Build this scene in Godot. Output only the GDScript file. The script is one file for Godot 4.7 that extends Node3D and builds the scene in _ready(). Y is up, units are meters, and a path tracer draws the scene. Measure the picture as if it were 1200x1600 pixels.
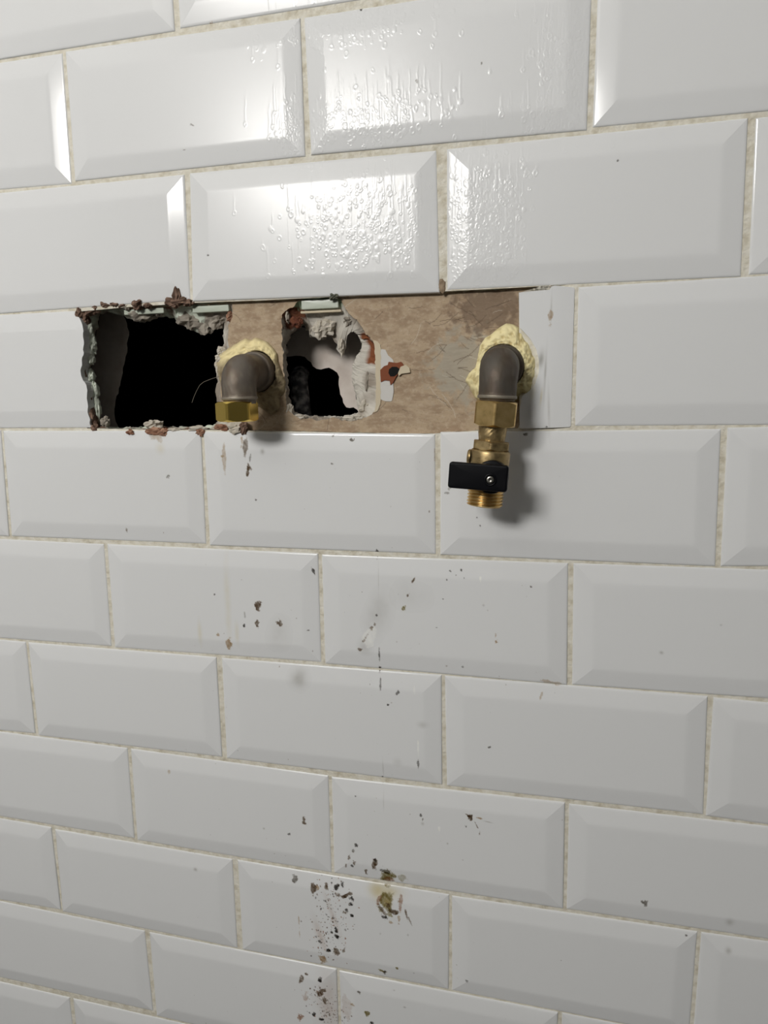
extends Node3D
# A tiled shower wall with one course broken open round two water outlets. Lengths in the tables are millimetres on the wall:
# x to the right, y up from the top edge of the course under the opening, z out of the wall (0 = rim of the tiles).

const BASE := 1.1            # height of that edge above the floor, metres
const ROOM_DEPTH := 2.0
const WINDOW := Rect2(-0.74, 1.80, 0.64, 0.40)
const UVX0 := -150.0         # rectangle of wall that the painted textures cover
const UVY0 := 420.0
const UVW := 800.0
const UVH := 1060.0

const TILES = [
	[[-94.3,405.4,105.7,405.4,105.7,305.7,-94.3,305.1],[110.2,406.9,310.2,406.9,310.2,306.9,110.2,306.9],[314.5,406.3,514.5,406.3,514.5,306.3,314.5,306.3]],
	[[-195.4,303.4,4.6,303.0,2.4,204.5,-197.6,208.2],[7.6,303.5,207.9,301.1,208.3,206.9,5.7,206.2],[210.8,301.1,413.3,301.1,413.3,204.8,213.0,207.3],[417.0,305.2,617.0,305.2,617.0,204.3,417.0,206.1]],
	[[-93.8,203.3,106.2,203.0,104.4,107.1,-95.6,103.5],[110.8,203.5,308.9,202.0,311.2,102.6,106.6,105.5],[316.3,202.1,514.3,202.1,517.3,102.9,316.6,104.1],[518.8,202.0,720.4,202.0,720.4,103.9,522.0,103.9]],
	[[-203.3,102.3,-3.3,102.0,-4.4,2.9,-204.4,3.0],[411.4,101.6,611.4,103.6,612.2,3.1,412.2,2.5]],
	[[-298.5,0.9,-96.3,0.9,-100.7,-99.3,-298.5,-99.3],[-93.6,0.3,106.8,-0.1,104.9,-98.8,-97.8,-99.2],[109.2,-0.7,307.8,-3.1,308.2,-99.5,108.5,-99.9],[311.8,-1.6,512.0,0.3,515.0,-99.9,311.8,-99.8],[516.1,1.2,716.1,4.0,718.5,-90.3,518.5,-99.7]],
	[[-198.2,-101.7,1.8,-102.8,0.1,-201.6,-199.9,-203.3],[5.2,-102.7,208.2,-103.1,207.9,-200.1,3.4,-202.6],[211.0,-103.6,411.1,-102.2,413.5,-201.7,211.3,-201.0],[414.9,-102.0,614.9,-99.9,617.4,-198.3,417.4,-201.3]],
	[[-296.7,-204.4,-95.6,-204.4,-96.7,-300.9,-296.7,-306.8],[-92.7,-204.8,108.0,-203.6,107.6,-301.7,-93.1,-302.6],[113.1,-203.8,313.0,-202.5,313.6,-302.1,112.1,-302.4],[315.6,-202.8,516.5,-201.4,519.8,-300.3,317.5,-302.8],[520.6,-202.1,720.6,-204.4,721.7,-305.1,521.7,-301.2]],
	[[-192.5,-303.7,7.5,-304.5,6.4,-401.7,-193.6,-400.2],[11.0,-304.8,211.0,-307.1,211.1,-404.9,9.1,-403.4],[214.0,-307.9,415.3,-304.6,417.0,-403.6,213.6,-404.5],[418.4,-305.3,618.4,-303.0,619.6,-401.1,419.6,-403.7]],
	[[-290.4,-401.6,-90.4,-404.5,-90.0,-500.0,-290.0,-506.0],[-86.0,-406.0,111.6,-407.6,111.3,-505.5,-87.9,-501.9],[117.0,-407.4,320.0,-407.7,319.7,-505.2,117.0,-505.2],[322.3,-408.6,522.2,-405.0,522.2,-505.9,322.6,-505.9],[525.1,-405.0,725.1,-399.8,725.1,-502.4,525.1,-502.4]],
	[[-191.4,-504.4,8.6,-506.5,10.1,-601.8,-189.9,-602.8],[13.7,-507.0,213.2,-506.8,213.2,-606.9,13.7,-606.9],[215.7,-508.3,415.9,-507.0,415.9,-607.6,215.7,-607.6],[419.2,-506.8,619.2,-506.8,619.2,-606.8,419.2,-606.8]],
	[[-292.0,-609.0,-92.0,-609.0,-92.0,-709.0,-292.0,-709.0],[-87.6,-609.0,112.4,-609.0,112.4,-709.0,-87.6,-709.0],[116.7,-609.0,316.7,-609.0,316.7,-709.0,116.7,-709.0],[321.1,-609.0,521.1,-609.0,521.1,-709.0,321.1,-709.0]],
]
const OPENING = [-3.8, 102.2, 45.2, 103.8, 105.1, 104.5, 173.0, 103.6, 247.5, 103.7, 312.5, 103.4, 364.5, 103.3, 392.8, 103.5, 393.7, 102.3, 391.5, 100.4, 369.7, 99.7, 370.7, 52.8, 372.2, 1.1, 342.3, -0.3, 312.6, -2.4, 287.1, -3.6, 261.6, -3.9, 260.6, -2.6, 185.0, -0.7, 109.6, 0.6, 54.5, 1.0, -5.0, 2.3]
const HOLE_LEFT = [-5.2, 104.3, 1.7, 103.0, 7.6, 104.9, 17.9, 106.5, 33.0, 106.4, 37.7, 104.1, 45.1, 103.2, 56.1, 103.3, 62.8, 102.5, 77.9, 102.8, 86.3, 103.5, 94.1, 103.7, 104.6, 103.2, 120.4, 103.0, 139.9, 103.1, 139.5, 95.6, 138.7, 92.1, 135.0, 87.1, 133.9, 80.0, 134.4, 69.2, 130.6, 63.6, 127.5, 59.5, 125.6, 49.1, 125.0, 38.6, 124.0, 22.7, 127.5, 11.9, 129.4, 5.5, 122.7, 2.8, 113.7, 1.2, 95.5, 0.7, 75.8, 0.2, 48.9, 0.3, 29.8, 0.3, 7.2, 0.9, -5.4, 0.4, -5.0, 10.1, -2.8, 24.2, -1.5, 37.0, -4.2, 42.1, -8.8, 47.7, -8.5, 56.6, -5.7, 64.8, -3.2, 69.6, -1.5, 79.4, -0.3, 90.7, -3.5, 96.7]
const HOLE_LEFT_BACK = [2.5, 102.8, 11.1, 104.1, 20.1, 103.2, 26.8, 99.6, 32.4, 97.2, 43.6, 94.0, 55.0, 95.2, 61.6, 98.2, 70.9, 97.8, 75.1, 96.0, 84.0, 91.4, 88.6, 87.5, 93.3, 84.1, 98.7, 82.8, 103.5, 82.6, 107.9, 85.1, 111.7, 86.6, 117.6, 86.4, 123.6, 86.7, 124.0, 81.9, 123.0, 76.6, 123.3, 70.7, 120.5, 64.9, 117.2, 60.7, 114.7, 49.9, 114.0, 39.1, 113.0, 22.6, 114.1, 11.5, 113.8, 5.9, 107.5, 3.7, 98.1, 2.0, 85.5, 1.5, 65.2, 2.2, 37.4, 2.3, 17.6, 1.8, 4.3, 1.8, -4.4, 3.0, -6.4, 9.4, -6.9, 18.2, -7.3, 26.9, -8.9, 37.3, -12.2, 44.2, -13.6, 50.0, -11.6, 56.2, -7.5, 64.1, -5.0, 75.3, -3.9, 85.3, -0.4, 94.1]
const HOLE_RIGHT = [181.3, 89.8, 183.7, 94.2, 188.2, 97.5, 193.2, 98.7, 196.6, 102.5, 204.2, 103.9, 221.8, 103.8, 231.3, 102.9, 234.4, 98.4, 237.3, 91.9, 242.0, 87.9, 247.1, 83.8, 251.6, 76.3, 254.7, 71.8, 258.3, 69.7, 261.3, 67.2, 262.8, 63.2, 263.1, 46.0, 262.3, 31.1, 261.6, 22.1, 260.0, 16.0, 256.2, 12.0, 248.2, 9.5, 240.1, 7.5, 233.6, 7.0, 227.1, 8.6, 222.3, 10.2, 215.1, 8.7, 209.0, 8.2, 201.9, 9.3, 194.1, 9.9, 188.6, 12.5, 184.8, 15.7, 182.7, 20.4, 183.6, 28.2, 182.8, 34.4, 181.3, 40.1, 182.1, 45.3, 181.3, 53.0, 181.9, 65.7, 181.2, 75.3, 182.1, 82.8]
const HOLE_RIGHT_BACK = [182.6, 77.7, 186.8, 82.3, 190.8, 84.2, 195.9, 83.5, 199.1, 80.3, 201.2, 76.6, 205.1, 74.9, 208.4, 73.8, 211.8, 74.2, 215.2, 76.1, 219.1, 77.0, 221.7, 71.8, 223.7, 65.0, 225.8, 62.4, 228.0, 63.4, 229.9, 73.0, 231.7, 79.1, 236.1, 81.0, 239.9, 77.8, 243.0, 72.1, 243.4, 65.0, 240.0, 57.4, 237.1, 49.8, 236.3, 39.4, 237.2, 31.6, 237.6, 25.3, 239.1, 20.0, 241.8, 15.3, 239.5, 12.7, 233.9, 11.1, 228.3, 10.1, 221.6, 10.7, 214.3, 10.7, 205.8, 10.8, 194.4, 11.4, 187.5, 12.0, 182.3, 14.8, 180.2, 18.6, 178.7, 24.5, 179.0, 32.5, 177.6, 39.0, 178.0, 48.5, 177.7, 56.4, 178.1, 64.3, 179.0, 72.1]
const INNER_GAP = [7.9, 140.1, 5.7, 103.1, 10.2, 93.1, 10.3, 87.3, 7.6, 79.8, 6.1, 71.1, 2.5, 61.8, 0.2, 52.3, -4.1, 42.9, -7.3, 31.5, -10.9, 23.7, -12.5, 14.6, -11.2, 5.4, -9.7, -0.2, -11.7, -28.7, 233.5, -26.9, 232.0, 10.8, 230.3, 15.3, 226.3, 17.5, 221.6, 16.5, 218.7, 18.7, 217.7, 25.4, 215.5, 31.0, 213.9, 37.7, 214.1, 44.3, 212.4, 48.1, 207.8, 51.0, 203.7, 52.2, 197.2, 50.7, 192.4, 51.4, 189.6, 55.8, 186.2, 59.2, 182.1, 61.6, 178.5, 62.8, 170.7, 61.9, 162.2, 63.2, 155.8, 69.5, 160.6, 94.1, 163.5, 131.6]

const BROKEN_END = [-5.6, 102.8, -4.1, 99.3, -0.7, 96.0, 1.4, 91.6, 2.7, 86.2, 1.6, 82.0, 2.2, 75.5, 0.4, 70.2, 1.2, 66.4, -1.7, 62.7, -1.7, 57.2, -4.0, 53.5, -3.9, 48.6, -2.5, 44.1, 0.4, 40.8, 1.1, 35.3, -0.2, 28.6, 0.4, 22.0, -1.0, 15.9, 0.4, 10.3, -1.3, 6.3, 0.9, 3.0]
const CUT_TILE = [369.7, 99.5, 380.7, 100.1, 391.5, 100.4, 392.3, 102.4, 394.5, 103.2, 408.8, 101.3, 409.5, 2.0, 390.1, 1.4, 372.3, 1.0, 372.0, 15.1, 373.6, 25.5, 378.7, 28.7, 382.8, 33.8, 385.3, 42.1, 385.1, 51.4, 383.1, 58.8, 378.7, 66.3, 374.0, 71.5, 370.7, 74.8]

var rng := RandomNumberGenerator.new()
var nz := FastNoiseLite.new()
var names := {}


class MeshMaker:
	var v := PackedVector3Array()
	var n := PackedVector3Array()
	var c := PackedColorArray()
	var uv := PackedVector2Array()
	var i := PackedInt32Array()
	func vert(p: Vector3, nn := Vector3.ZERO, col := Color.WHITE, t := Vector2.ZERO) -> int:
		v.append(p)
		n.append(nn)
		c.append(col)
		uv.append(t)
		return v.size() - 1
	func tri(a: int, b: int, d: int) -> void:
		i.append(a)
		i.append(b)
		i.append(d)
	func tri_facing(a: int, b: int, d: int) -> void:      # wound so that it faces along its normals
		var f := (v[d] - v[a]).cross(v[b] - v[a])
		if f.dot(n[a] + n[b] + n[d]) < 0.0:
			tri(a, d, b)
		else:
			tri(a, b, d)
	func quad(a: int, b: int, d: int, e: int) -> void:
		tri(a, b, d)
		tri(a, d, e)
	func smooth() -> void:
		n.fill(Vector3.ZERO)
		for k in range(0, i.size(), 3):
			var f := (v[i[k + 2]] - v[i[k]]).cross(v[i[k + 1]] - v[i[k]])
			for m in 3:
				n[i[k + m]] += f
		for k in n.size():
			n[k] = n[k].normalized() if n[k].length() > 0.0 else Vector3(0, 0, 1)
	func weld_smooth() -> void:                            # as smooth(), joining vertices that share a place
		var sums := {}
		for k in range(0, i.size(), 3):
			var f := (v[i[k + 2]] - v[i[k]]).cross(v[i[k + 1]] - v[i[k]])
			for m in 3:
				var key := v[i[k + m]].snapped(Vector3.ONE * 1e-5)
				sums[key] = sums.get(key, Vector3.ZERO) + f
		for k in n.size():
			var s: Vector3 = sums.get(v[k].snapped(Vector3.ONE * 1e-5), Vector3(0, 0, 1))
			n[k] = s.normalized() if s.length() > 0.0 else Vector3(0, 0, 1)
	func flat() -> void:                                   # own normals for each face
		var v2 := PackedVector3Array()
		var n2 := PackedVector3Array()
		var c2 := PackedColorArray()
		var t2 := PackedVector2Array()
		var i2 := PackedInt32Array()
		for k in range(0, i.size(), 3):
			var f := (v[i[k + 2]] - v[i[k]]).cross(v[i[k + 1]] - v[i[k]]).normalized()
			for m in 3:
				v2.append(v[i[k + m]])
				n2.append(f)
				c2.append(c[i[k + m]])
				t2.append(uv[i[k + m]])
				i2.append(k + m)
		v = v2
		n = n2
		c = c2
		uv = t2
		i = i2
	func grid(rows: Array, closed := true, cols: Array = [], flip := false) -> void:
		var at := v.size()
		var w: int = rows[0].size()
		for r in rows.size():
			for k in w:
				vert(rows[r][k], Vector3.ZERO, cols[r][k] if cols.size() else Color.WHITE, Vector2(float(k) / w, float(r) / rows.size()))
		for r in rows.size() - 1:
			for k in (w if closed else w - 1):
				var a := at + r * w + k
				var b := at + r * w + (k + 1) % w
				if flip:
					quad(a, a + w, b + w, b)
				else:
					quad(a, b, b + w, a + w)
	func done() -> ArrayMesh:
		var arr := []
		arr.resize(Mesh.ARRAY_MAX)
		arr[Mesh.ARRAY_VERTEX] = v
		arr[Mesh.ARRAY_NORMAL] = n
		arr[Mesh.ARRAY_COLOR] = c
		arr[Mesh.ARRAY_TEX_UV] = uv
		arr[Mesh.ARRAY_INDEX] = i
		var m := ArrayMesh.new()
		m.add_surface_from_arrays(Mesh.PRIMITIVE_TRIANGLES, arr)
		return m


# ---------------------------------------------------------------- naming
func numbered(called: String) -> String:
	names[called] = names.get(called, -1) + 1
	return called if names[called] == 0 else "%s_%03d" % [called, names[called]]

func tag(o: Node, label: String, category: String, group := "", kind := "") -> void:
	o.set_meta("label", label)
	o.set_meta("category", category)
	if group:
		o.set_meta("group", group)
	if kind:
		o.set_meta("kind", kind)

func thing(called: String, label: String, category: String, at: Vector3, kind := "") -> Node3D:
	var o := Node3D.new()
	o.name = numbered(called)
	add_child(o, true)
	o.position = at
	tag(o, label, category, "", kind)
	return o

func part(called: String, m: Mesh, mat: Material, parent: Node, at := Vector3.ZERO) -> MeshInstance3D:
	var o := MeshInstance3D.new()
	o.name = called
	o.mesh = m
	o.material_override = mat
	o.position = at
	if parent != self:
		var k := 0
		while parent.has_node(NodePath(o.name)):
			k += 1
			o.name = "%s_%03d" % [called, k]
	else:
		o.name = numbered(called)
	parent.add_child(o, true)
	return o

func mm(x: float, y: float, z: float) -> Vector3:      # wall millimetres -> metres in the wall's own axes
	return Vector3(x, y, z) * 0.001

func poly(a: Array) -> PackedVector2Array:
	var r := PackedVector2Array()
	for k in range(0, a.size(), 2):
		r.append(Vector2(a[k], a[k + 1]))
	return r

func resampled(p: PackedVector2Array, count: int) -> PackedVector2Array:
	var total := 0.0
	for k in p.size():
		total += p[k].distance_to(p[(k + 1) % p.size()])
	var r := PackedVector2Array()
	var k := 0
	var gone := 0.0
	for s in count:
		var want := total * s / count
		while gone + p[k].distance_to(p[(k + 1) % p.size()]) < want:
			gone += p[k].distance_to(p[(k + 1) % p.size()])
			k += 1
		r.append(p[k].lerp(p[(k + 1) % p.size()], (want - gone) / maxf(p[k].distance_to(p[(k + 1) % p.size()]), 1e-6)))
	return r

func ragged(p: PackedVector2Array, amp: float) -> PackedVector2Array:
	var r := PackedVector2Array()
	for q in p:
		r.append(q + Vector2(nz.get_noise_2d(q.x * 7.0, q.y * 7.0), nz.get_noise_2d(q.x * 7.0 + 400.0, q.y * 7.0)) * amp + Vector2(nz.get_noise_2d(q.x * 28.0, q.y * 28.0), nz.get_noise_2d(q.x * 28.0 + 400.0, q.y * 28.0)) * amp * 0.5)
	return r

func tile_uv(x: float, y: float) -> Vector2:
	return Vector2((x - UVX0) / UVW, (UVY0 - y) / UVH)


# ---------------------------------------------------------------- materials
func plain(c: Color, rough: float, metal := 0.0, vertex := false) -> StandardMaterial3D:
	var m := StandardMaterial3D.new()
	m.albedo_color = c
	m.roughness = rough
	m.metallic = metal
	m.vertex_color_use_as_albedo = vertex
	return m

func noise_tex(freq: float, ramp: Array, size := 512, octaves := 5, sd := 3) -> NoiseTexture2D:
	var f := FastNoiseLite.new()
	f.seed = sd
	f.frequency = freq
	f.fractal_octaves = octaves
	var t := NoiseTexture2D.new()
	t.width = size
	t.height = size
	t.seamless = true
	t.noise = f
	if ramp.size():
		var g := Gradient.new()
		var offs := PackedFloat32Array()
		var cols := PackedColorArray()
		for k in ramp.size():
			offs.append(float(k) / (ramp.size() - 1))
			cols.append(ramp[k])
		g.offsets = offs
		g.colors = cols
		t.color_ramp = g
	return t

func triplanar(m: StandardMaterial3D, scale: float) -> StandardMaterial3D:
	m.uv1_triplanar = true
	m.uv1_scale = Vector3.ONE * scale
	return m

const STAINS = [
	[152.1, -150.8, 2.71, 4.67, 0.1, "brown", 0.85],
	[150.0, -167.9, 1.82, 2.65, 0, "brown", 0.8],
	[171.1, -165.9, 2.68, 2.92, 0.3, "brown", 0.75],
	[137.7, -170.5, 1.23, 1.48, 0, "dark", 0.8],
	[138.9, -160.4, 0.73, 3.54, 0, "grey", 0.4],
	[203.3, -117.9, 1.26, 2.80, -0.6, "dark", 0.8],
	[111.1, -143.3, 0.93, 0.88, 0, "dark", 0.7],
	[197.9, -170.9, 1.46, 0.58, 0, "dark", 0.6],
	[111.8, -180.7, 1.26, 1.81, 0, "tan", 0.6],
	[122.0, -187.1, 2.18, 6.04, 0.1, "tan", 0.75],
	[123.2, -146.7, 3.69, 41.70, 0.02, "yellow", 0.22],
	[94.1, -181.4, 2.55, 14.65, 0, "yellow", 0.2],
	[130.5, -178.7, 2.47, 12.00, 0, "yellow", 0.18],
	[170.6, -175.8, 11.89, 17.72, 0.3, "smudge", 0.16],
	[187.4, -215.8, 9.51, 10.80, 0.2, "smudge", 0.35],
	[259.5, -152.6, 12.04, 25.31, 0.3, "smudge", 0.22],
	[247.9, -181.6, 6.71, 8.01, 0, "smudge", 0.3],
	[286.8, -134.4, 21.17, 16.43, 0, "smudge", 0.08],
	[243.3, -184.2, 1.97, 1.15, 0, "brown", 0.7],
	[246.9, -176.0, 1.12, 1.71, 0.6, "brown", 0.7],
	[249.7, -171.2, 1.00, 2.84, 0.6, "brown", 0.8],
	[253.8, -164.7, 1.39, 2.26, 0.5, "brown", 0.8],
	[256.6, -161.1, 0.83, 1.12, 0, "brown", 0.6],
	[251.3, -174.5, 5.01, 11.39, 0.35, "pale", 0.5],
	[258.4, -152.6, 0.83, 1.12, 0, "dark", 0.8],
	[260.0, -186.3, 0.67, 5.14, 0, "dark", 0.6],
	[259.8, -201.2, 1.23, 2.88, 0, "dark", 0.95],
	[260.7, -213.8, 0.56, 7.55, 0, "dark", 0.5],
	[259.3, -101.1, 1.08, 3.24, 0, "dark", 0.95],
	[260.5, -122.2, 0.44, 14.28, 0, "smudge", 0.3],
	[261.0, -304.2, 0.92, 4.91, 0, "dark", 0.9],
	[261.8, -291.9, 0.57, 9.76, 0, "smudge", 0.35],
	[261.9, -322.6, 0.58, 9.95, 0, "smudge", 0.3],
	[253.8, 301.0, 0.95, 2.45, 0, "dark", 0.8],
	[294.9, 247.9, 1.11, 1.25, 0, "grey", 0.75],
	[340.7, 254.1, 0.67, 0.81, 0, "grey", 0.6],
	[116.6, 237.3, 1.64, 0.68, 0.5, "grey", 0.6],
	[434.1, 182.7, 0.75, 0.82, 0, "dark", 0.7],
	[108.1, 220.1, 1.11, 0.46, 0, "grey", 0.5],
	[136.5, 306.5, 1.31, 1.72, 0, "tan", 0.6],
	[123.8, 140.0, 1.12, 0.97, 0, "dark", 0.6],
	[147.6, -14.5, 1.85, 8.04, 0.12, "brown", 0.6],
	[148.8, -34.4, 1.16, 5.42, 0.1, "brown", 0.75],
	[150.1, -31.1, 2.03, 2.70, 0, "brown", 0.8],
	[144.4, -9.2, 1.16, 4.27, 0, "tan", 0.5],
	[127.8, -22.7, 1.48, 10.88, 0, "tan", 0.4],
	[126.7, -21.1, 1.77, 1.63, 0, "tan", 0.6],
	[163.0, -17.1, 2.29, 2.66, 0, "smudge", 0.6],
	[151.9, -20.9, 0.69, 4.83, 0.2, "grey", 0.5],
	[73.3, -39.2, 1.55, 1.68, 0.4, "grey", 0.7],
	[155.1, -57.7, 0.88, 0.82, 0, "dark", 0.7],
	[223.5, -26.7, 1.36, 0.78, 0.3, "grey", 0.7],
	[240.2, -7.5, 1.71, 1.23, 0.2, "grey", 0.9],
	[224.2, -3.9, 1.08, 1.03, 0, "grey", 0.6],
	[27.7, -88.4, 0.98, 1.77, 0, "brown", 0.6],
	[67.9, -14.8, 4.94, 5.54, 0, "yellow", 0.25],
	[65.6, -4.9, 7.40, 4.40, 0, "tan", 0.35],
	[319.7, -43.9, 2.01, 2.53, 0.6, "grey", 0.5],
	[316.7, -49.0, 2.53, 0.76, 0, "grey", 0.4],
	[340.9, -67.8, 0.60, 0.61, 0, "dark", 0.7],
	[343.5, -74.3, 0.75, 0.77, 0, "dark", 0.7],
	[376.7, -3.0, 1.65, 1.44, 0.4, "grey", 0.8],
	[307.1, -19.9, 0.51, 4.01, 0, "tan", 0.4],
	[290.1, -120.6, 0.85, 3.24, 0.5, "brown", 0.8],
	[285.2, -134.5, 0.86, 1.64, 0.5, "brown", 0.8],
	[281.3, -145.1, 1.72, 1.87, 0, "olive", 0.9],
	[319.9, -112.2, 0.82, 0.85, 0, "dark", 0.7],
	[324.5, -115.1, 0.72, 0.74, 0, "dark", 0.7],
	[328.6, -110.7, 0.61, 1.05, 0, "dark", 0.7],
	[317.3, -119.2, 0.62, 0.64, 0, "dark", 0.6],
	[331.2, -117.4, 0.51, 0.79, 0, "dark", 0.6],
	[344.4, -117.3, 1.11, 1.58, 0, "pale", 0.8],
	[383.3, -121.5, 0.98, 0.78, 0, "dark", 0.6],
	[346.7, -138.9, 1.12, 1.17, 0, "smudge", 0.5],
	[357.3, -168.8, 1.12, 1.62, 0, "tan", 0.7],
	[356.7, -163.4, 0.51, 1.62, 0, "tan", 0.4],
	[309.0, -160.3, 0.95, 0.55, 0, "dark", 0.5],
	[314.3, -135.5, 0.73, 0.54, 0, "dark", 0.5],
	[330.2, -192.9, 0.73, 0.78, 0, "dark", 0.4],
	[481.2, -168.1, 1.81, 1.53, 0.3, "smudge", 0.45],
	[521.0, -143.4, 1.08, 0.89, 0, "smudge", 0.4],
	[275.7, -220.5, 1.22, 2.32, 0.5, "dark", 0.65],
	[267.2, -231.8, 0.90, 0.94, 0, "dark", 0.7],
	[297.0, -247.3, 5.48, 3.50, 0, "smudge", 0.2],
	[293.0, -270.1, 0.67, 7.13, 0, "pale", 0.6],
	[292.9, -283.2, 0.78, 5.39, 0, "dark", 0.6],
	[274.4, -284.3, 4.52, 4.83, 0, "smudge", 0.2],
	[290.0, -216.8, 0.55, 4.60, 0, "pale", 0.4],
	[353.4, -261.2, 1.05, 1.15, 0, "dark", 0.75],
	[393.4, -211.9, 1.00, 2.74, 0.2, "tan", 0.35],
	[400.6, -200.3, 5.90, 1.62, 0.1, "tan", 0.45],
	[187.0, -353.6, 1.99, 3.25, 0, "brown", 0.75],
	[171.4, -369.7, 1.39, 1.45, 0, "dark", 0.7],
	[146.7, -367.6, 1.16, 1.20, 0, "smudge", 0.6],
	[236.2, -321.8, 0.83, 0.88, 0, "dark", 0.7],
	[52.1, -321.9, 1.37, 2.02, 0, "tan", 0.4],
	[72.5, -423.0, 2.43, 2.12, 0, "smudge", 0.5],
	[294.9, -331.4, 1.13, 1.85, 0.3, "dark", 0.7],
	[296.6, -336.0, 0.56, 2.47, 0.3, "grey", 0.6],
	[296.6, -339.7, 1.69, 1.85, 0, "smudge", 0.5],
	[311.2, -341.2, 1.12, 2.46, 0, "pale", 0.8],
	[338.1, -328.1, 2.17, 3.32, -0.4, "brown", 0.95],
	[335.4, -325.4, 2.72, 0.72, 0.4, "brown", 0.8],
	[343.1, -334.0, 0.54, 5.44, -0.5, "brown", 0.85],
	[345.1, -327.0, 3.23, 0.60, 0.1, "tan", 0.7],
	[345.8, -340.8, 0.43, 2.42, 0, "brown", 0.6],
	[334.4, -336.5, 0.76, 0.97, 0, "dark", 0.7],
	[352.7, -329.5, 4.28, 0.60, 0.1, "smudge", 0.5],
	[318.4, -355.5, 0.89, 0.99, 0, "smudge", 0.6],
	[480.4, -384.0, 2.43, 2.35, 0.2, "grey", 0.75],
	[544.4, -390.0, 3.67, 4.02, 0, "smudge", 0.35],
	[545.3, -416.2, 2.77, 3.50, 0, "smudge", 0.4],
	[513.9, -409.0, 0.95, 1.18, 0, "dark", 0.6],
	[336.1, -490.8, 1.71, 1.00, 0, "dark", 0.5],
	[236.3, -370.5, 1.50, 1.93, 0, "dark", 0.7],
	[233.2, -376.2, 1.20, 2.59, 0.4, "grey", 0.6],
	[228.8, -384.6, 1.33, 3.26, 0.5, "brown", 0.7],
	[233.5, -388.4, 1.21, 1.96, 0, "brown", 0.6],
	[225.5, -393.0, 0.85, 3.28, 0.2, "brown", 0.6],
	[231.6, -392.6, 1.51, 1.31, 0, "dark", 0.6],
	[244.1, -397.0, 1.44, 2.29, 0, "brown", 0.8],
	[252.7, -386.5, 2.38, 4.86, 0, "brown", 0.9],
	[253.3, -383.2, 1.19, 1.94, 0, "dark", 0.7],
	[263.7, -398.8, 6.49, 7.80, 0.2, "olive", 0.95],
	[262.6, -393.2, 5.89, 2.26, 0.1, "dark", 0.55],
	[264.8, -401.8, 4.72, 3.25, 0.1, "rust", 0.6],
	[278.4, -396.9, 3.50, 4.51, 0, "olive", 0.35],
	[255.2, -414.6, 10.72, 10.54, 0.2, "yellow", 0.6],
	[264.7, -412.2, 15.32, 7.86, 0.1, "yellow", 0.5],
	[263.3, -425.6, 8.32, 9.25, 0.3, "olive", 0.85],
	[263.3, -424.3, 5.35, 5.27, 0.3, "yellow", 0.7],
	[265.1, -425.9, 2.38, 2.64, 0.3, "brown", 0.8],
	[258.5, -431.8, 1.80, 5.97, -0.6, "brown", 0.6],
	[269.2, -432.4, 5.34, 1.98, 0, "brown", 0.8],
	[256.2, -422.3, 1.80, 5.28, 0.2, "rust", 0.6],
	[260.7, -439.3, 2.40, 2.33, 0, "dark", 0.9],
	[275.8, -425.9, 1.77, 9.21, 0.1, "rust", 0.55],
	[281.0, -431.4, 0.94, 9.22, -0.2, "brown", 0.6],
	[274.4, -439.9, 1.19, 3.97, 0, "tan", 0.5],
	[266.7, -443.4, 1.79, 1.33, 0, "tan", 0.6],
	[284.5, -438.7, 0.59, 3.96, -0.4, "brown", 0.5],
	[175.2, -415.6, 2.87, 3.39, 0.3, "grey", 0.75],
	[193.2, -423.1, 3.15, 5.75, 0, "brown", 0.8],
	[197.6, -420.3, 1.26, 3.37, 0, "tan", 0.6],
	[205.8, -419.5, 1.87, 3.36, 0, "brown", 0.75],
	[215.7, -417.8, 2.16, 3.34, 0.4, "dark", 0.85],
	[221.3, -413.4, 1.54, 2.66, 0, "dark", 0.8],
	[224.8, -423.4, 4.91, 2.00, -0.5, "brown", 0.9],
	[216.7, -424.9, 2.48, 2.01, 0.4, "brown", 0.8],
	[230.2, -425.8, 2.45, 2.00, 0.3, "dark", 0.85],
	[229.4, -431.9, 1.84, 1.68, 0, "dark", 0.8],
	[211.8, -447.3, 3.13, 27.45, -0.35, "pink", 0.3],
	[198.5, -470.4, 4.45, 22.33, -0.3, "pink", 0.35],
	[198.3, -477.4, 1.66, 2.09, 0, "dark", 0.7],
	[214.5, -461.8, 1.57, 2.74, 0, "dark", 0.9],
	[210.0, -465.4, 1.26, 1.65, 0, "dark", 0.8],
	[214.9, -468.5, 2.51, 1.65, 0.3, "dark", 0.95],
	[206.9, -485.3, 2.86, 1.81, 0.1, "dark", 0.95],
	[200.1, -497.8, 3.84, 4.93, 0.2, "tan", 0.8],
	[213.8, -485.9, 2.52, 4.18, 0.3, "brown", 0.75],
	[221.4, -481.6, 1.25, 3.46, 0.3, "brown", 0.7],
	[223.1, -441.1, 2.47, 2.03, 0.5, "brown", 0.7],
	[230.4, -443.8, 1.85, 1.62, 0.3, "dark", 0.85],
	[225.0, -438.1, 1.23, 2.70, 0, "dark", 0.7],
	[177.8, -460.7, 0.65, 6.26, 0, "tan", 0.5],
	[178.0, -473.1, 0.78, 5.61, 0, "tan", 0.5],
	[258.1, -497.8, 3.05, 1.65, 0.1, "olive", 0.9],
	[259.9, -498.8, 1.83, 2.07, 0, "dark", 0.6],
	[272.1, -490.7, 1.45, 1.36, 0, "olive", 0.8],
	[282.6, -453.6, 0.95, 1.33, 0, "smudge", 0.6],
	[256.9, -457.4, 0.85, 1.21, 0, "smudge", 0.6],
	[177.3, -524.0, 2.30, 3.61, 0.2, "brown", 0.7],
	[182.8, -517.1, 1.31, 2.15, 0, "brown", 0.7],
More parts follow.
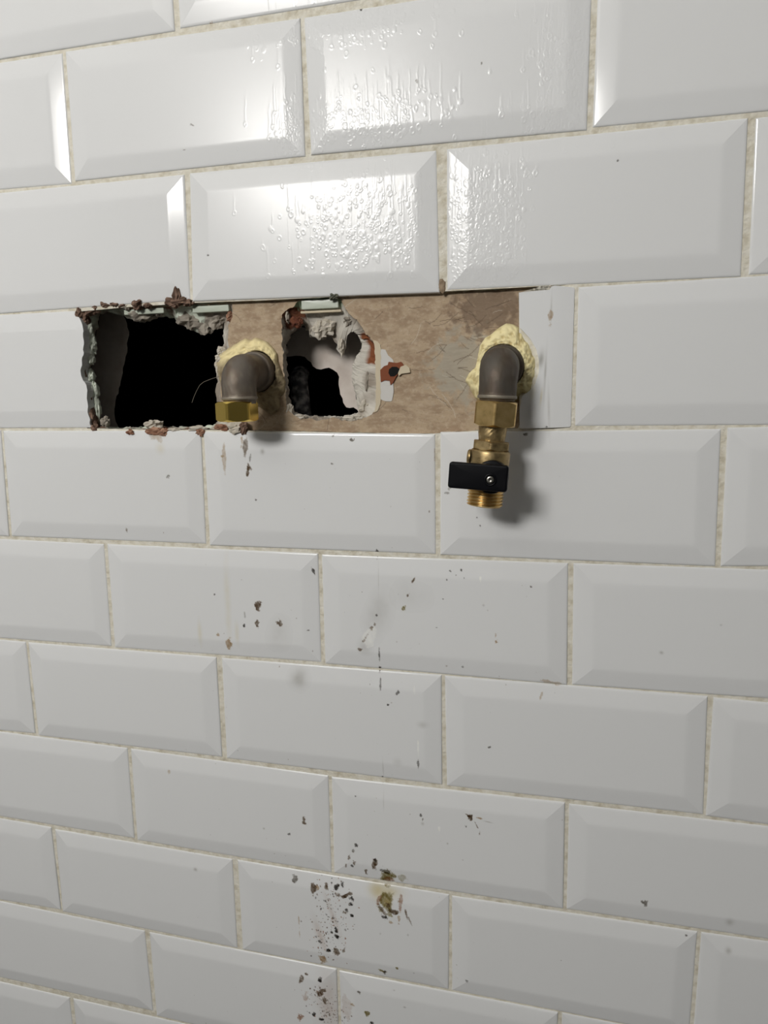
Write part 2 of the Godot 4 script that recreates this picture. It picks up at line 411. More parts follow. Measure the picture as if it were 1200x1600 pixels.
	[196.9, -519.6, 2.07, 2.86, 0, "dark", 0.9],
	[195.1, -534.3, 4.54, 2.88, -0.4, "brown", 0.95],
	[198.4, -532.1, 2.59, 3.59, 0.5, "brown", 0.8],
	[203.7, -546.6, 12.88, 36.51, 0, "pink", 0.45],
	[181.9, -540.9, 3.29, 4.36, 0, "rust", 0.3],
	[200.7, -541.6, 1.94, 3.61, 0, "brown", 0.7],
	[189.0, -559.4, 2.37, 2.49, 0, "dark", 0.9],
	[174.3, -566.6, 3.33, 3.70, 0.5, "rust", 0.7],
	[196.7, -564.1, 2.29, 1.83, 0, "dark", 0.85],
	[235.3, -525.1, 1.63, 1.55, 0, "grey", 0.8],
	[242.4, -546.8, 2.20, 3.57, 0.4, "olive", 0.9],
	[228.1, -540.9, 1.90, 1.43, 0, "tan", 0.6],
	[278.9, -531.1, 1.52, 1.04, 0, "smudge", 0.6],
	[268.8, -516.1, 1.22, 0.69, 0, "smudge", 0.5],
	[246.6, -557.1, 1.88, 2.15, 0, "dark", 0.8],
	[221.6, -546.0, 5.10, 11.52, 0, "rust", 0.14],
	[389.6, 38.3, 0.92, 22.39, 0.03, "smudge", 0.55],
	[393.0, 14.9, 1.15, 18.91, -0.05, "smudge", 0.45],
	[380.5, 15.0, 5.59, 12.34, 0.2, "smudge", 0.35],
	[386.5, 52.2, 2.74, 7.36, 0.1, "smudge", 0.6],
	[392.7, 88.1, 0.72, 11.20, 0, "smudge", 0.4],
	[392.4, 81.9, 1.58, 5.39, 0, "tan", 0.55],
	[387.2, 24.4, 1.02, 8.45, 0.1, "yellow", 0.6],
	[380.6, 28.2, 2.78, 7.51, 0.1, "yellow", 0.5],
]

func stain_image() -> ImageTexture:
	var w := 1600
	var h := 2048
	var sx := w / UVW
	var sy := h / UVH
	var im := Image.create(w, h, false, Image.FORMAT_RGB8)
	im.fill(Color(0.885, 0.887, 0.888))
	var tint := {
		"brown": Color(0.24, 0.17, 0.1), "dark": Color(0.1, 0.085, 0.07), "grey": Color(0.33, 0.31, 0.28), "tan": Color(0.55, 0.43, 0.29), "yellow": Color(0.78, 0.71, 0.5),
		"smudge": Color(0.52, 0.51, 0.48), "pale": Color(0.97, 0.97, 0.95), "olive": Color(0.36, 0.31, 0.13), "rust": Color(0.47, 0.3, 0.2), "pink": Color(0.68, 0.58, 0.52),
	}
	var soft := {"yellow": 1, "smudge": 1, "pink": 1}
	var todo := STAINS.duplicate()
	# the spatter below the outlets: many small flecks round a few centres
	var flecks := RandomNumberGenerator.new()
	flecks.seed = 71
	for band in [Vector3(212.3, -427.0, 2.0), Vector3(212.8, -453.9, 2.0), Vector3(204.6, -476.1, 2.0), Vector3(196.0, -544.8, 2.0), Vector3(208.5, -559.9, 2.0)]:
		for k in 80:
			var x: float = band.x + flecks.randfn(0.0, 9.0)
			var y: float = band.y + flecks.randfn(0.0, 9.0)
			var s := flecks.randf_range(0.2, 0.7)
			todo.append([x, y, s, s * flecks.randf_range(0.6, 1.8), flecks.randf_range(-1, 1), ["brown", "dark", "brown", "rust"][flecks.randi() % 4], flecks.randf_range(0.35, 0.85)])
	for k in 150:
		var x := flecks.randf_range(60, 420)
		var y := flecks.randf_range(-620, -20)
		var s := flecks.randf_range(0.15, 0.5)
		todo.append([x, y, s, s * flecks.randf_range(0.6, 1.8), flecks.randf_range(-1, 1), ["brown", "grey", "smudge", "smudge"][flecks.randi() % 4], flecks.randf_range(0.2, 0.6)])
	for s in todo:
		var cx: float = (s[0] - UVX0) * sx
		var cy: float = (UVY0 - s[1]) * sy
		var rx: float = maxf(s[2] * sx, 0.7)
		var ry: float = maxf(s[3] * sy, 0.7)
		var col: Color = tint[s[5]]
		var grain := clampf(26.0 / maxf(rx, ry), 1.6, 8.0)
		var cs := cos(float(s[4]))
		var sn := sin(float(s[4]))
		var reach := maxf(rx, ry) * 1.5 + 1.0
		for py in range(maxi(0, int(cy - reach)), mini(h, int(cy + reach) + 1)):
			for px in range(maxi(0, int(cx - reach)), mini(w, int(cx + reach) + 1)):
				var dx := px - cx
				var dy := py - cy
				var u := (dx * cs + dy * sn) / rx
				var q := (-dx * sn + dy * cs) / ry
				var d := sqrt(u * u + q * q)
				if d > 1.5:
					continue
				var a := 0.0
				if soft.has(s[5]):
					a = exp(-d * d * 2.0) * (0.75 + 0.6 * nz.get_noise_2d(px * 0.9, py * 0.9))
				else:
					var e := d + 1.1 * nz.get_noise_2d(px * grain, py * grain) + 0.35 * nz.get_noise_2d(px * 25.0, py * 25.0)
					a = clampf((1.05 - e) * 3.0, 0.0, 1.0) * (0.85 + 0.5 * nz.get_noise_2d(px * 5.0 + 900.0, py * 5.0))
				a = clampf(a * s[6], 0.0, 1.0)
				if a > 0.01:
					im.set_pixel(px, py, im.get_pixel(px, py).lerp(col, a))
	return ImageTexture.create_from_image(im)

# water drying on the upper tiles: drops with runs below them, raised a few tenths of a millimetre
func water_image() -> ImageTexture:
	var w := 1520
	var h := 2014
	var s := 1.9                      # pixels per millimetre
	var buf := PackedFloat32Array()
	buf.resize(w * h)
	var r := RandomNumberGenerator.new()
	r.seed = 12
	var centres := [[255, 165, 62, 26], [262, 225, 55, 16], [205, 222, 14, 14], [345, 165, 26, 26], [400, 215, 26, 12], [240, 290, 60, 14], [400, 250, 20, 25], [262, 140, 60, 22], [345, 130, 20, 22]]
	for k in 1900:
		var q: Array = centres[r.randi() % centres.size()]
		var x: float = (q[0] + r.randfn(0.0, 0.62) * q[2] + 150.0) * s
		var y: float = (420.0 - q[1] + r.randfn(0.0, 0.62) * q[3]) * s
		var rad := r.randf_range(0.8, 2.1) * s
		var high := r.randf_range(0.35, 1.0)
		var run := r.randf_range(2.0, 26.0) * s if r.randf() < 0.7 else 0.0
		var wob := r.randf() * 50.0
		var hollow := r.randf() < 0.8
		for py in range(maxi(1, int(y - run - rad - 1)), mini(h - 1, int(y + rad * 1.5 + 2))):
			var mid := x + 2.2 * s * 0.5 * nz.get_noise_2d(wob * 40.0, py * 1.2)
			for px in range(maxi(1, int(mid - rad - 2)), mini(w - 1, int(mid + rad + 2))):
				var d := Vector2((px - mid) / rad, (py - y) / (rad * 1.35)).length() + 0.25 * nz.get_noise_2d(px * 4.0, py * 4.0)
				var v := 0.0
				if d < 1.0:
					v = high * (sqrt(1.0 - d * d) if not hollow else 0.9 * exp(-pow((d - 0.72) / 0.22, 2.0)))
				if run > 0.0 and py < y:
					var e := absf(px - mid) / (rad * 0.5)
					if e < 1.0:
						v = maxf(v, high * 0.4 * (1.0 - e * e) * clampf((run - (y - py)) / (4.0 * s), 0.0, 1.0))
				buf[py * w + px] = maxf(buf[py * w + px], v)
	var im := Image.create_from_data(w, h, false, Image.FORMAT_RF, buf.to_byte_array())
	return ImageTexture.create_from_image(im)

var M := {}

func make_materials() -> void:
	M.tile = plain(Color.WHITE, 0.13)
	M.tile.albedo_texture = stain_image()
	M.tile.metallic_specular = 0.42
	M.wet = M.tile.duplicate()
	M.wet.roughness = 0.23
	M.wet.heightmap_enabled = true
	M.wet.heightmap_texture = water_image()
	M.wet.heightmap_scale = 0.016
	M.tile_plain = plain(Color(0.885, 0.887, 0.888), 0.13)
	M.grout = triplanar(plain(Color.WHITE, 0.9), 9.0)
	M.grout.albedo_texture = noise_tex(0.02, [Color(0.74, 0.7, 0.62), Color(0.81, 0.785, 0.715), Color(0.86, 0.84, 0.78), Color(0.88, 0.865, 0.815), Color(0.9, 0.885, 0.845)], 512, 5, 8)
	M.grout.heightmap_enabled = true
	M.grout.heightmap_texture = noise_tex(0.05, [], 512, 4, 5)
	M.grout.heightmap_scale = 0.05
	M.crust = plain(Color.WHITE, 0.95, 0.0, true)
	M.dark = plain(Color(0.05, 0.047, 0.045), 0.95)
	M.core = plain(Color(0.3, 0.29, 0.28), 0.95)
	M.inner = triplanar(plain(Color.WHITE, 0.95), 8.0)
	M.inner.albedo_texture = noise_tex(0.01, [Color(0.78, 0.73, 0.69), Color(0.84, 0.8, 0.76), Color(0.88, 0.84, 0.81)], 512, 5, 21)
	M.brass = triplanar(plain(Color.WHITE, 0.3, 1.0), 22.0)
	M.brass.albedo_texture = noise_tex(0.02, [Color(0.68, 0.56, 0.36), Color(0.82, 0.7, 0.47), Color(0.87, 0.75, 0.52), Color(0.9, 0.79, 0.56)], 256, 4, 9)
	M.brass_old = triplanar(plain(Color.WHITE, 0.42, 0.9), 26.0)
	M.brass_old.albedo_texture = noise_tex(0.025, [Color(0.4, 0.34, 0.23), Color(0.61, 0.53, 0.38), Color(0.71, 0.62, 0.45), Color(0.78, 0.69, 0.51)], 256, 5, 10)
	M.brass_new = plain(Color(0.92, 0.8, 0.42), 0.2, 1.0)
	M.bronze = plain(Color.WHITE, 0.55, 0.45, true)
	M.bronze.heightmap_enabled = true
	M.bronze.heightmap_texture = noise_tex(0.03, [], 256, 5, 15)
	M.bronze.heightmap_scale = 0.03
	M.foam = plain(Color.WHITE, 0.95, 0.0, true)
	M.foam.subsurf_scatter_enabled = false
	M.plastic = plain(Color(0.03, 0.033, 0.05), 0.38)
	M.plastic.metallic_specular = 0.28
	M.steel = plain(Color(0.6, 0.59, 0.56), 0.3, 1.0)
	M.plug = plain(Color(0.5, 0.28, 0.18), 0.9)
	M.paint = plain(Color(0.55, 0.55, 0.55), 0.8)
	M.ceiling = plain(Color(0.86, 0.86, 0.85), 0.8)
	M.floor = plain(Color(0.12, 0.118, 0.115), 0.6)
	M.fibre = plain(Color(0.5, 0.47, 0.42), 0.8)
	M.white_chip = plain(Color(0.8, 0.79, 0.77), 0.7)
	M.strip = plain(Color(0.72, 0.75, 0.69), 0.3)
	M.cream = plain(Color(0.8, 0.75, 0.65), 0.8)


# ---------------------------------------------------------------- tiles
# rings of a bevelled tile: distance in from the rim, height
const PROFILE := [[0.0, -8.0], [0.0, -0.9], [0.25, -0.3], [0.9, 0.05], [2.2, 0.27], [12.6, 1.94], [14.0, 2.14], [15.4, 2.27], [17.0, 2.31]]

func tile_mesh(q: Array, open_right := false, tone := 1.0) -> ArrayMesh:
	var b := MeshMaker.new()
	var c := [Vector2(q[0], q[1]), Vector2(q[2], q[3]), Vector2(q[4], q[5]), Vector2(q[6], q[7])]    # TL TR BR BL
	var w: float = (c[1] - c[0]).length()
	var h: float = (c[3] - c[0]).length()
	var tip := Vector3(rng.randf_range(-0.3, 0.3), rng.randf_range(-0.25, 0.25), rng.randf_range(-0.2, 0.2))
	var col := Color(tone, tone, tone)
	var spot := func(u: float, t: float, z: float) -> Vector3:
		var p: Vector2 = c[0].lerp(c[1], u).lerp(c[3].lerp(c[2], u), t)
		var lift: float = tip.z + tip.x * (u - 0.5) * 2.0 + tip.y * (t - 0.5) * 2.0
		return Vector3(p.x, p.y, z + (lift if z > -7.0 else 0.0))
	var n := PROFILE.size()
	for side in 4:
		var o: Vector2 = [Vector2(0, 1), Vector2(1, 0), Vector2(0, -1), Vector2(-1, 0)][side]
		var last := -1
		for k in n:
			var d: float = PROFILE[k][0]
			var du := d / w
			var dt := d / h
			var dr := 0.004 / w if open_right and k < 2 else (minf(d, 0.6) / w if open_right else du)
			var z: float = PROFILE[k][1]
			var za := z
			var u0 := du
			var u1 := 1.0 - dr
			var a: Vector3
			var e: Vector3
			match side:
				0:
					a = spot.call(u0, dt, z)
					e = spot.call(u1, dt, z)
				1:
					if open_right and k > 3:
						continue
					a = spot.call(u1, dt, z)
					e = spot.call(u1, 1.0 - dt, z)
				2:
					a = spot.call(u1, 1.0 - dt, z)
					e = spot.call(u0, 1.0 - dt, z)
				3:
					a = spot.call(u0, 1.0 - dt, z)
					e = spot.call(u0, dt, z)
			var g := Vector2.ZERO                                  # slope just before and after this ring
			if k > 0:
				g += Vector2(PROFILE[k][0] - PROFILE[k - 1][0], PROFILE[k][1] - PROFILE[k - 1][1]).normalized()
			if k < n - 1:
				g += Vector2(PROFILE[k + 1][0] - PROFILE[k][0], PROFILE[k + 1][1] - PROFILE[k][1]).normalized()
			else:
				g = Vector2(1, 0)
			g = g.normalized()
			var nn := Vector3(o.x * g.y, o.y * g.y, g.x)
			if side == 1 and open_right:
				nn = Vector3(1, 0, 0)
			var i0 := b.vert(a * 0.001, nn, col, tile_uv(a.x, a.y))
			var i1 := b.vert(e * 0.001, nn, col, tile_uv(e.x, e.y))
			if last >= 0:
				b.tri_facing(last, last + 1, i1)
				b.tri_facing(last, i1, i0)
			last = i0
	var d9: float = PROFILE[n - 1][0]
	var f := []
	for ut in [[d9 / w, d9 / h], [1.0 - (0.6 if open_right else d9) / w, d9 / h], [1.0 - (0.6 if open_right else d9) / w, 1.0 - d9 / h], [d9 / w, 1.0 - d9 / h]]:
		var a: Vector3 = spot.call(ut[0], ut[1], PROFILE[n - 1][1])
		f.append(b.vert(a * 0.001, Vector3(0, 0, 1), col, tile_uv(a.x, a.y)))
	b.tri_facing(f[0], f[1], f[2])
	b.tri_facing(f[0], f[2], f[3])
	return b.done()

# a flat piece cut to an outline, its faces between z0 and z1
func slab_mesh(outline: PackedVector2Array, z0: float, z1: float, height = null, step := 6.0, col := Color.WHITE, holes: Array = [], colour = null, extra := PackedVector2Array()) -> MeshMaker:
	var b := MeshMaker.new()
	var pts := PackedVector2Array()
	pts.append_array(outline)
	for hl in holes:
		pts.append_array(hl)
	var box := Rect2(outline[0], Vector2.ZERO)
	for p in outline:
		box = box.expand(p)
	var y := box.position.y + step * 0.37
	while y < box.end.y:
		var x := box.position.x + step * 0.41
		while x < box.end.x:
			var p := Vector2(x + rng.randf_range(-0.2, 0.2) * step, y + rng.randf_range(-0.2, 0.2) * step)
			var ok := Geometry2D.is_point_in_polygon(p, outline)
			for hl in holes:
				ok = ok and not Geometry2D.is_point_in_polygon(p, hl)
			if ok:
				pts.append(p)
			x += step
		y += step
	for p in extra:
		if Geometry2D.is_point_in_polygon(p, outline):
			pts.append(p)
	var tr := Geometry2D.triangulate_delaunay(pts)
	for p in pts:
		var z := z1
		if height != null:
			z += height.call(p)
		b.vert(mm(p.x, p.y, z), Vector3(0, 0, 1), colour.call(p) if colour != null else col, tile_uv(p.x, p.y))
	for k in range(0, tr.size(), 3):
		var m := (pts[tr[k]] + pts[tr[k + 1]] + pts[tr[k + 2]]) / 3.0
		var ok := Geometry2D.is_point_in_polygon(m, outline)
		for hl in holes:
			ok = ok and not Geometry2D.is_point_in_polygon(m, hl)
		if ok:
			b.tri_facing(tr[k], tr[k + 1], tr[k + 2])
	b.smooth()
	if z1 - z0 > 0.0:                                              # walls round the outline
		var cw := Geometry2D.is_polygon_clockwise(outline)
		var cnt := outline.size()
		for k in cnt:
			var p := outline[k]
			var e := outline[(k + 1) % cnt]
			var dr := (e - p).normalized()
			var nn := Vector3(-dr.y, dr.x, 0)
			if Geometry2D.is_point_in_polygon((p + e) * 0.5 + Vector2(nn.x, nn.y) * 0.05, outline):
				nn = -nn
			var zp: float = b.v[k].z
			var ze: float = b.v[(k + 1) % cnt].z
			var a0 := b.vert(Vector3(p.x * 0.001, p.y * 0.001, zp), nn, col, tile_uv(p.x, p.y))
			var a1 := b.vert(Vector3(e.x * 0.001, e.y * 0.001, ze), nn, col, tile_uv(e.x, e.y))
			var a2 := b.vert(mm(e.x, e.y, z0), nn, col, tile_uv(e.x, e.y))
			var a3 := b.vert(mm(p.x, p.y, z0), nn, col, tile_uv(p.x, p.y))
			b.tri_facing(a0, a1, a2)
			b.tri_facing(a0, a2, a3)
	return b

# the broken edge of a hole, from its outline in front to its outline behind
func broken_edge(front: PackedVector2Array, back: PackedVector2Array, z0: float, z1: float, amp: float, colour: Callable) -> ArrayMesh:
	var b := MeshMaker.new()
	var n := 230
	var f := ragged(resampled(front, n), 1.6)
	var k := ragged(resampled(back, n), 2.2)
	var rows := []
	var cols := []
	var rings := 12
	for r in rings + 1:
		var t := float(r) / rings
		var row := PackedVector3Array()
		var cr := PackedColorArray()
		for j in n:
			var p := f[j].lerp(k[j], smoothstep(0.0, 0.85, t))
			var z := lerpf(z0, z1, t)
			var wgt := sin(t * PI) * 0.9 + 0.25 * (1.0 if t > 0.0 else 0.0)
			var q := Vector3(p.x, p.y, z)
			q += Vector3(nz.get_noise_3d(p.x * 3.1, p.y * 3.1, z * 5.0), nz.get_noise_3d(p.x * 3.1 + 70.0, p.y * 3.1, z * 5.0), nz.get_noise_3d(p.x * 3.1, p.y * 3.1 + 90.0, z * 5.0) * 0.8) * amp * 2.0 * wgt
			row.append(q * 0.001)
			cr.append(colour.call(q, t))
		rows.append(row)
		cols.append(cr)
	b.grid(rows, true, cols)
	b.smooth()
	b.flat()
	return b.done()

# an irregular crumb
func crumb_mesh(size: Vector3, sd: float, cols: Array, rough := 0.5) -> ArrayMesh:
	var b := MeshMaker.new()
	var rows := []
	var cc := []
	for r in 13:
		var th := PI * r / 12.0
		var row := PackedVector3Array()
		var cr := PackedColorArray()
		for k in 20:
			var ph := TAU * k / 20.0
			var d := Vector3(sin(th) * cos(ph), cos(th), sin(th) * sin(ph))
			var f := 1.0 + rough * (nz.get_noise_3d(d.x * 38.0 + sd * 17.0, d.y * 38.0, d.z * 38.0) * 1.5 + nz.get_noise_3d(d.x * 110.0 + sd * 17.0, d.y * 110.0, d.z * 110.0) * 0.45)
			row.append(d * f * size * 0.001)
			var m := clampf(0.5 + 1.6 * nz.get_noise_3d(d.x * 60.0 + sd * 31.0, d.y * 60.0 + 200.0, d.z * 60.0), 0.0, 1.0)
			cr.append((cols[0] as Color).lerp(cols[1], m))
		rows.append(row)
		cc.append(cr)
	b.grid(rows, true, cc)
	b.flat()
	return b.done()

func lin(r: float, g: float, bb: float) -> Color:          # an sRGB colour as a vertex colour
	return Color(r, g, bb).srgb_to_linear()


# ---------------------------------------------------------------- fittings
# a lathe or prism: list of [radius, y]; radius may come from a callable of the angle
func lathe(profile: Array, seg := 40, smoothed := true, shape = null) -> MeshMaker:
	var b := MeshMaker.new()
	var rows := []
	for p in profile:
		var row := PackedVector3Array()
		for k in seg:
			var a := TAU * k / seg
			var r: float = p[0]
			var y: float = p[1]
			if shape != null:
				var q: Vector2 = shape.call(a, r, y)
				r = q.x
				y = q.y
			row.append(Vector3(cos(a) * r, y, sin(a) * r) * 0.001)
		rows.append(row)
	b.grid(rows, true, [], true)
	if smoothed:
		b.smooth()
	else:
		b.flat()
	return b

# a hexagon nut standing on y: across flats, height, bore
func hex_nut(flats: float, high: float, bore: float, turn: float) -> ArrayMesh:
	var b := MeshMaker.new()
	var seg := 144
	var rows := []
	var apo := flats * 0.5
	for s in [[bore, -1.0, 0.0], [1.0, -1.0, 1.0], [1.0, -1.0, 2.0], [1.0, 1.0, 2.0], [1.0, 1.0, 1.0], [bore, 1.0, 0.0]]:
		var row := PackedVector3Array()
		for k in seg:
			var a := TAU * k / seg
			var m := fposmod(a, PI / 3.0) - PI / 6.0
			var hexr := minf(apo / cos(m), apo * 1.12 + 0.6 * (absf(m) - 0.5))
			var r: float = s[0]
			var y: float = s[1] * high * 0.5
			if s[2] == 2.0:
				r = hexr
				y -= s[1] * maxf(0.0, (hexr - apo * 0.985)) * 0.75
			elif s[2] == 1.0:
				r = apo * 0.985
			row.append(Vector3(cos(a + turn) * r, y, sin(a + turn) * r) * 0.001)
		rows.append(row)
	b.grid(rows, true, [], true)
	b.flat()
	return b.done()

func rounded_box(size: Vector3, bevel: float) -> ArrayMesh:
	var b := MeshMaker.new()
	var rows := []
	var pr := []
	for k in 6:
		var a := PI * 0.5 * k / 5.0
		pr.append([1.0 - sin(PI * 0.5 - a), -cos(PI * 0.5 - a)])
	# stacked rounded rectangles along z
	var zs := [[-size.z * 0.5, bevel], [-size.z * 0.5 + bevel * 0.3, bevel * 0.3], [-size.z * 0.5 + bevel, 0.0], [size.z * 0.5 - bevel, 0.0], [size.z * 0.5 - bevel * 0.3, bevel * 0.3], [size.z * 0.5, bevel]]
	var rr := bevel * 1.6
	for z in zs:
		var row := PackedVector3Array()
		for corner in 4:
			var sx: float = [1, -1, -1, 1][corner]
			var sy: float = [1, 1, -1, -1][corner]
			for k in 5:
				var a := PI * 0.5 * (corner + k / 4.0)
				row.append(Vector3(sx * (size.x * 0.5 - rr) + cos(a) * (rr - z[1]), sy * (size.y * 0.5 - rr) + sin(a) * (rr - z[1]), z[0]) * 0.001)
		rows.append(row)
	b.grid(rows, true)
	for e in [0, rows.size() - 1]:
		var mid := b.vert(Vector3(0, 0, zs[e][0]) * 0.001)
		for k in 20:
			var i0: int = e * 20 + k
			var i1: int = e * 20 + (k + 1) % 20
			if e == 0:
				b.tri(mid, i1, i0)
			else:
				b.tri(mid, i0, i1)
	b.smooth()
	return b.done()

# elbow: comes out of the wall along +z, bends down; origin where its axis meets z = 0
func elbow_mesh(out: float, rad: float, down: float, tilt: float, sd: float, shade := 0.0) -> ArrayMesh:
	var b := MeshMaker.new()
	var bend := rad * 0.98
	var st := []                                             # [centre, direction, radius]
	var fw := Vector3(0, 0, 1)
	for s in [[-34.0, rad * 0.86], [-6.0, rad * 0.86], [-5.9, rad * 1.19], [-3.0, rad * 1.22], [5.0, rad * 1.22], [7.0, rad * 1.2], [7.8, rad * 1.13], [8.4, rad * 1.0]]:
		st.append([Vector3(0, 0, s[0]), fw, s[1]])
	st.append([Vector3(0, 0, out - bend), fw, rad])
	var dn := Vector3(sin(tilt), -cos(tilt), 0)
	for k in range(1, 13):
		var a := PI * 0.5 * k / 12.0
		st.append([Vector3(0, 0, out - bend) + fw * sin(a) * bend + dn * (1.0 - cos(a)) * bend, fw * cos(a) + dn * sin(a), rad * (1.0 + 0.035 * sin(a * 2.0))])
	var e: Vector3 = st[-1][0]
	for s in [[down * 0.5, rad], [down - 3.2, rad], [down - 2.8, rad * 1.045], [down - 1.0, rad * 1.05], [down - 0.6, rad * 0.97], [down, rad * 0.93], [down + 2.5, rad * 0.93], [down + 2.5, rad * 0.3]]:
		st.append([e + dn * s[0], dn, s[1]])
	var rows := []
	var cols := []
	for s in st:
		var row := PackedVector3Array()
		var cr := PackedColorArray()
		var side := dn.cross(fw).normalized()
		var up: Vector3 = side.cross(s[1]).normalized()
		for k in 44:
			var a := TAU * k / 44.0
			var p: Vector3 = s[0] + (side * cos(a) + up * sin(a)) * s[2]
			row.append(p * 0.001)
			var m := nz.get_noise_3d(p.x * 3.0 + sd, p.y * 1.2, p.z * 3.0)
			var g := nz.get_noise_3d(p.x * 9.0, p.y * 5.0 + sd, p.z * 9.0)
			var base := lin(0.45, 0.42, 0.385).lerp(lin(0.42, 0.365, 0.31), clampf(0.4 + m * 1.8, 0.0, 1.0))
			base = base.lerp(lin(0.56, 0.53, 0.47), clampf(g * 1.2 - 0.15, 0.0, 0.6))
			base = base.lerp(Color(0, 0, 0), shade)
			if s[2] > rad * 1.04 and s[1].y < -0.9:
				base = base.lerp(lin(0.66, 0.63, 0.57), 0.6)
			cr.append(base)
		rows.append(row)
		cols.append(cr)
	b.grid(rows, true, cols)
	b.smooth()
	return b.done()

# foam squeezed out round a pipe: outline on the wall, falling from the pipe to its edge
func foam_mesh(centre: Vector2, outline: PackedVector2Array, inner: float, z_edge: float, high: float, sd: float, cols: Callable) -> ArrayMesh:
	var b := MeshMaker.new()
	var n := 150
	var rows := []
	var cc := []
	var rim := PackedVector2Array()
	for k in n:
		var a := TAU * k / n
		var far := centre + Vector2(cos(a), sin(a)) * 200.0
		var best := far
		for j in outline.size():
			var hit = Geometry2D.segment_intersects_segment(centre, far, outline[j], outline[(j + 1) % outline.size()])
			if hit != null and centre.distance_to(hit) < centre.distance_to(best):
				best = hit
		rim.append(best)
	for r in 23:
		var t := r / 22.0
		var row := PackedVector3Array()
		var cr := PackedColorArray()
		for k in n:
			var a := TAU * k / n
			var d := Vector2(cos(a), sin(a))
			var edge := maxf(centre.distance_to(rim[k]), inner + 1.0)
			var rr := lerpf(inner, edge, t)
			var p := centre + d * rr
			var wide := edge - inner
			var z := z_edge + minf(high, 3.0 + wide * 0.9) * pow(maxf(1.0 - t * t, 0.0), 0.6)
			var fine := nz.get_noise_3d(p.x * 7.0 + sd, p.y * 7.0, sd) + 0.6 * nz.get_noise_3d(p.x * 16.0, p.y * 16.0, sd)
			# swirled ridges that run round the pipe
			var swirl := sin((rr + 2.5 * nz.get_noise_2d(a * 30.0, sd)) * 2.3) * 0.25
			z += fine * 2.2 * (1.0 - 0.4 * t) + 0.5 * nz.get_noise_2d(p.x * 40.0, p.y * 40.0 + sd) + swirl * (1.0 - t)
			if t == 0.0:
				z -= 4.0
			row.append(mm(p.x, p.y, z))
			cr.append(cols.call(p, t, fine))
		rows.append(row)
		cc.append(cr)
	b.grid(rows, true, cc, true)
	b.smooth()
	if b.n[n * 6].z < 0.0:
		for k in range(0, b.i.size(), 3):
			var s := b.i[k + 1]
			b.i[k + 1] = b.i[k + 2]
			b.i[k + 2] = s
		b.smooth()
	return b.done()

func tube(points: Array, radius: float, seg := 6) -> ArrayMesh:
	var b := MeshMaker.new()
	var rows := []
	for k in points.size():
		var d: Vector3 = (points[mini(k + 1, points.size() - 1)] - points[maxi(k - 1, 0)]).normalized()
		var s := d.cross(Vector3(0.3, 0.1, 1)).normalized()
		var u := s.cross(d)
		var row := PackedVector3Array()
		for j in seg:
			row.append((points[k] + (s * cos(TAU * j / seg) + u * sin(TAU * j / seg)) * radius) * 0.001)
		rows.append(row)
	b.grid(rows)
	b.smooth()
	return b.done()

func box(called: String, lo: Vector3, hi: Vector3, mat: Material, parent: Node) -> MeshInstance3D:
	var m := BoxMesh.new()
	m.size = hi - lo
	return part(called, m, mat, parent, (lo + hi) * 0.5)


# ================================================================ the scene
func _ready() -> void:
	nz.seed = 5
	nz.frequency = 0.02
	nz.fractal_octaves = 4
	rng.seed = 44
	# camera
	var cam := Camera3D.new()
	cam.name = "camera"
	cam.fov = 76.0449
	cam.near = 0.02
	cam.rotation_degrees = Vector3(-9.9807, 13.5252, -0.8347)
	cam.position = Vector3(0.3882, 0.0261 + BASE, 0.5089)
	add_child(cam)
	cam.current = true
	# daylight of the frosted window high on the wall behind the viewer
	var day := AreaLight3D.new()
	day.name = "window_light"
	day.area_size = WINDOW.size - Vector2(0.06, 0.06)
	day.position = Vector3(WINDOW.get_center().x, WINDOW.get_center().y, ROOM_DEPTH + 0.015)
	day.light_color = Color(1.0, 0.99, 0.975)
	day.light_energy = 6.9
	day.area_range = 8.0
	day.shadow_enabled = true
	add_child(day)
	# sky and exposure
	var env := Environment.new()
	env.background_mode = Environment.BG_COLOR
	env.background_color = Color(0.55, 0.6, 0.68)
	env.tonemap_mode = Environment.TONE_MAPPER_LINEAR
	env.tonemap_exposure = 0.48
	env.sdfgi_enabled = true
	env.ssao_enabled = true
	env.ssil_enabled = true
	var we := WorldEnvironment.new()
	we.name = "environment"
	we.environment = env
	add_child(we)

	make_materials()
	build_room()
	build_wall()
	build_left_outlet()
	build_right_outlet()
	build_valve()
	build_small()


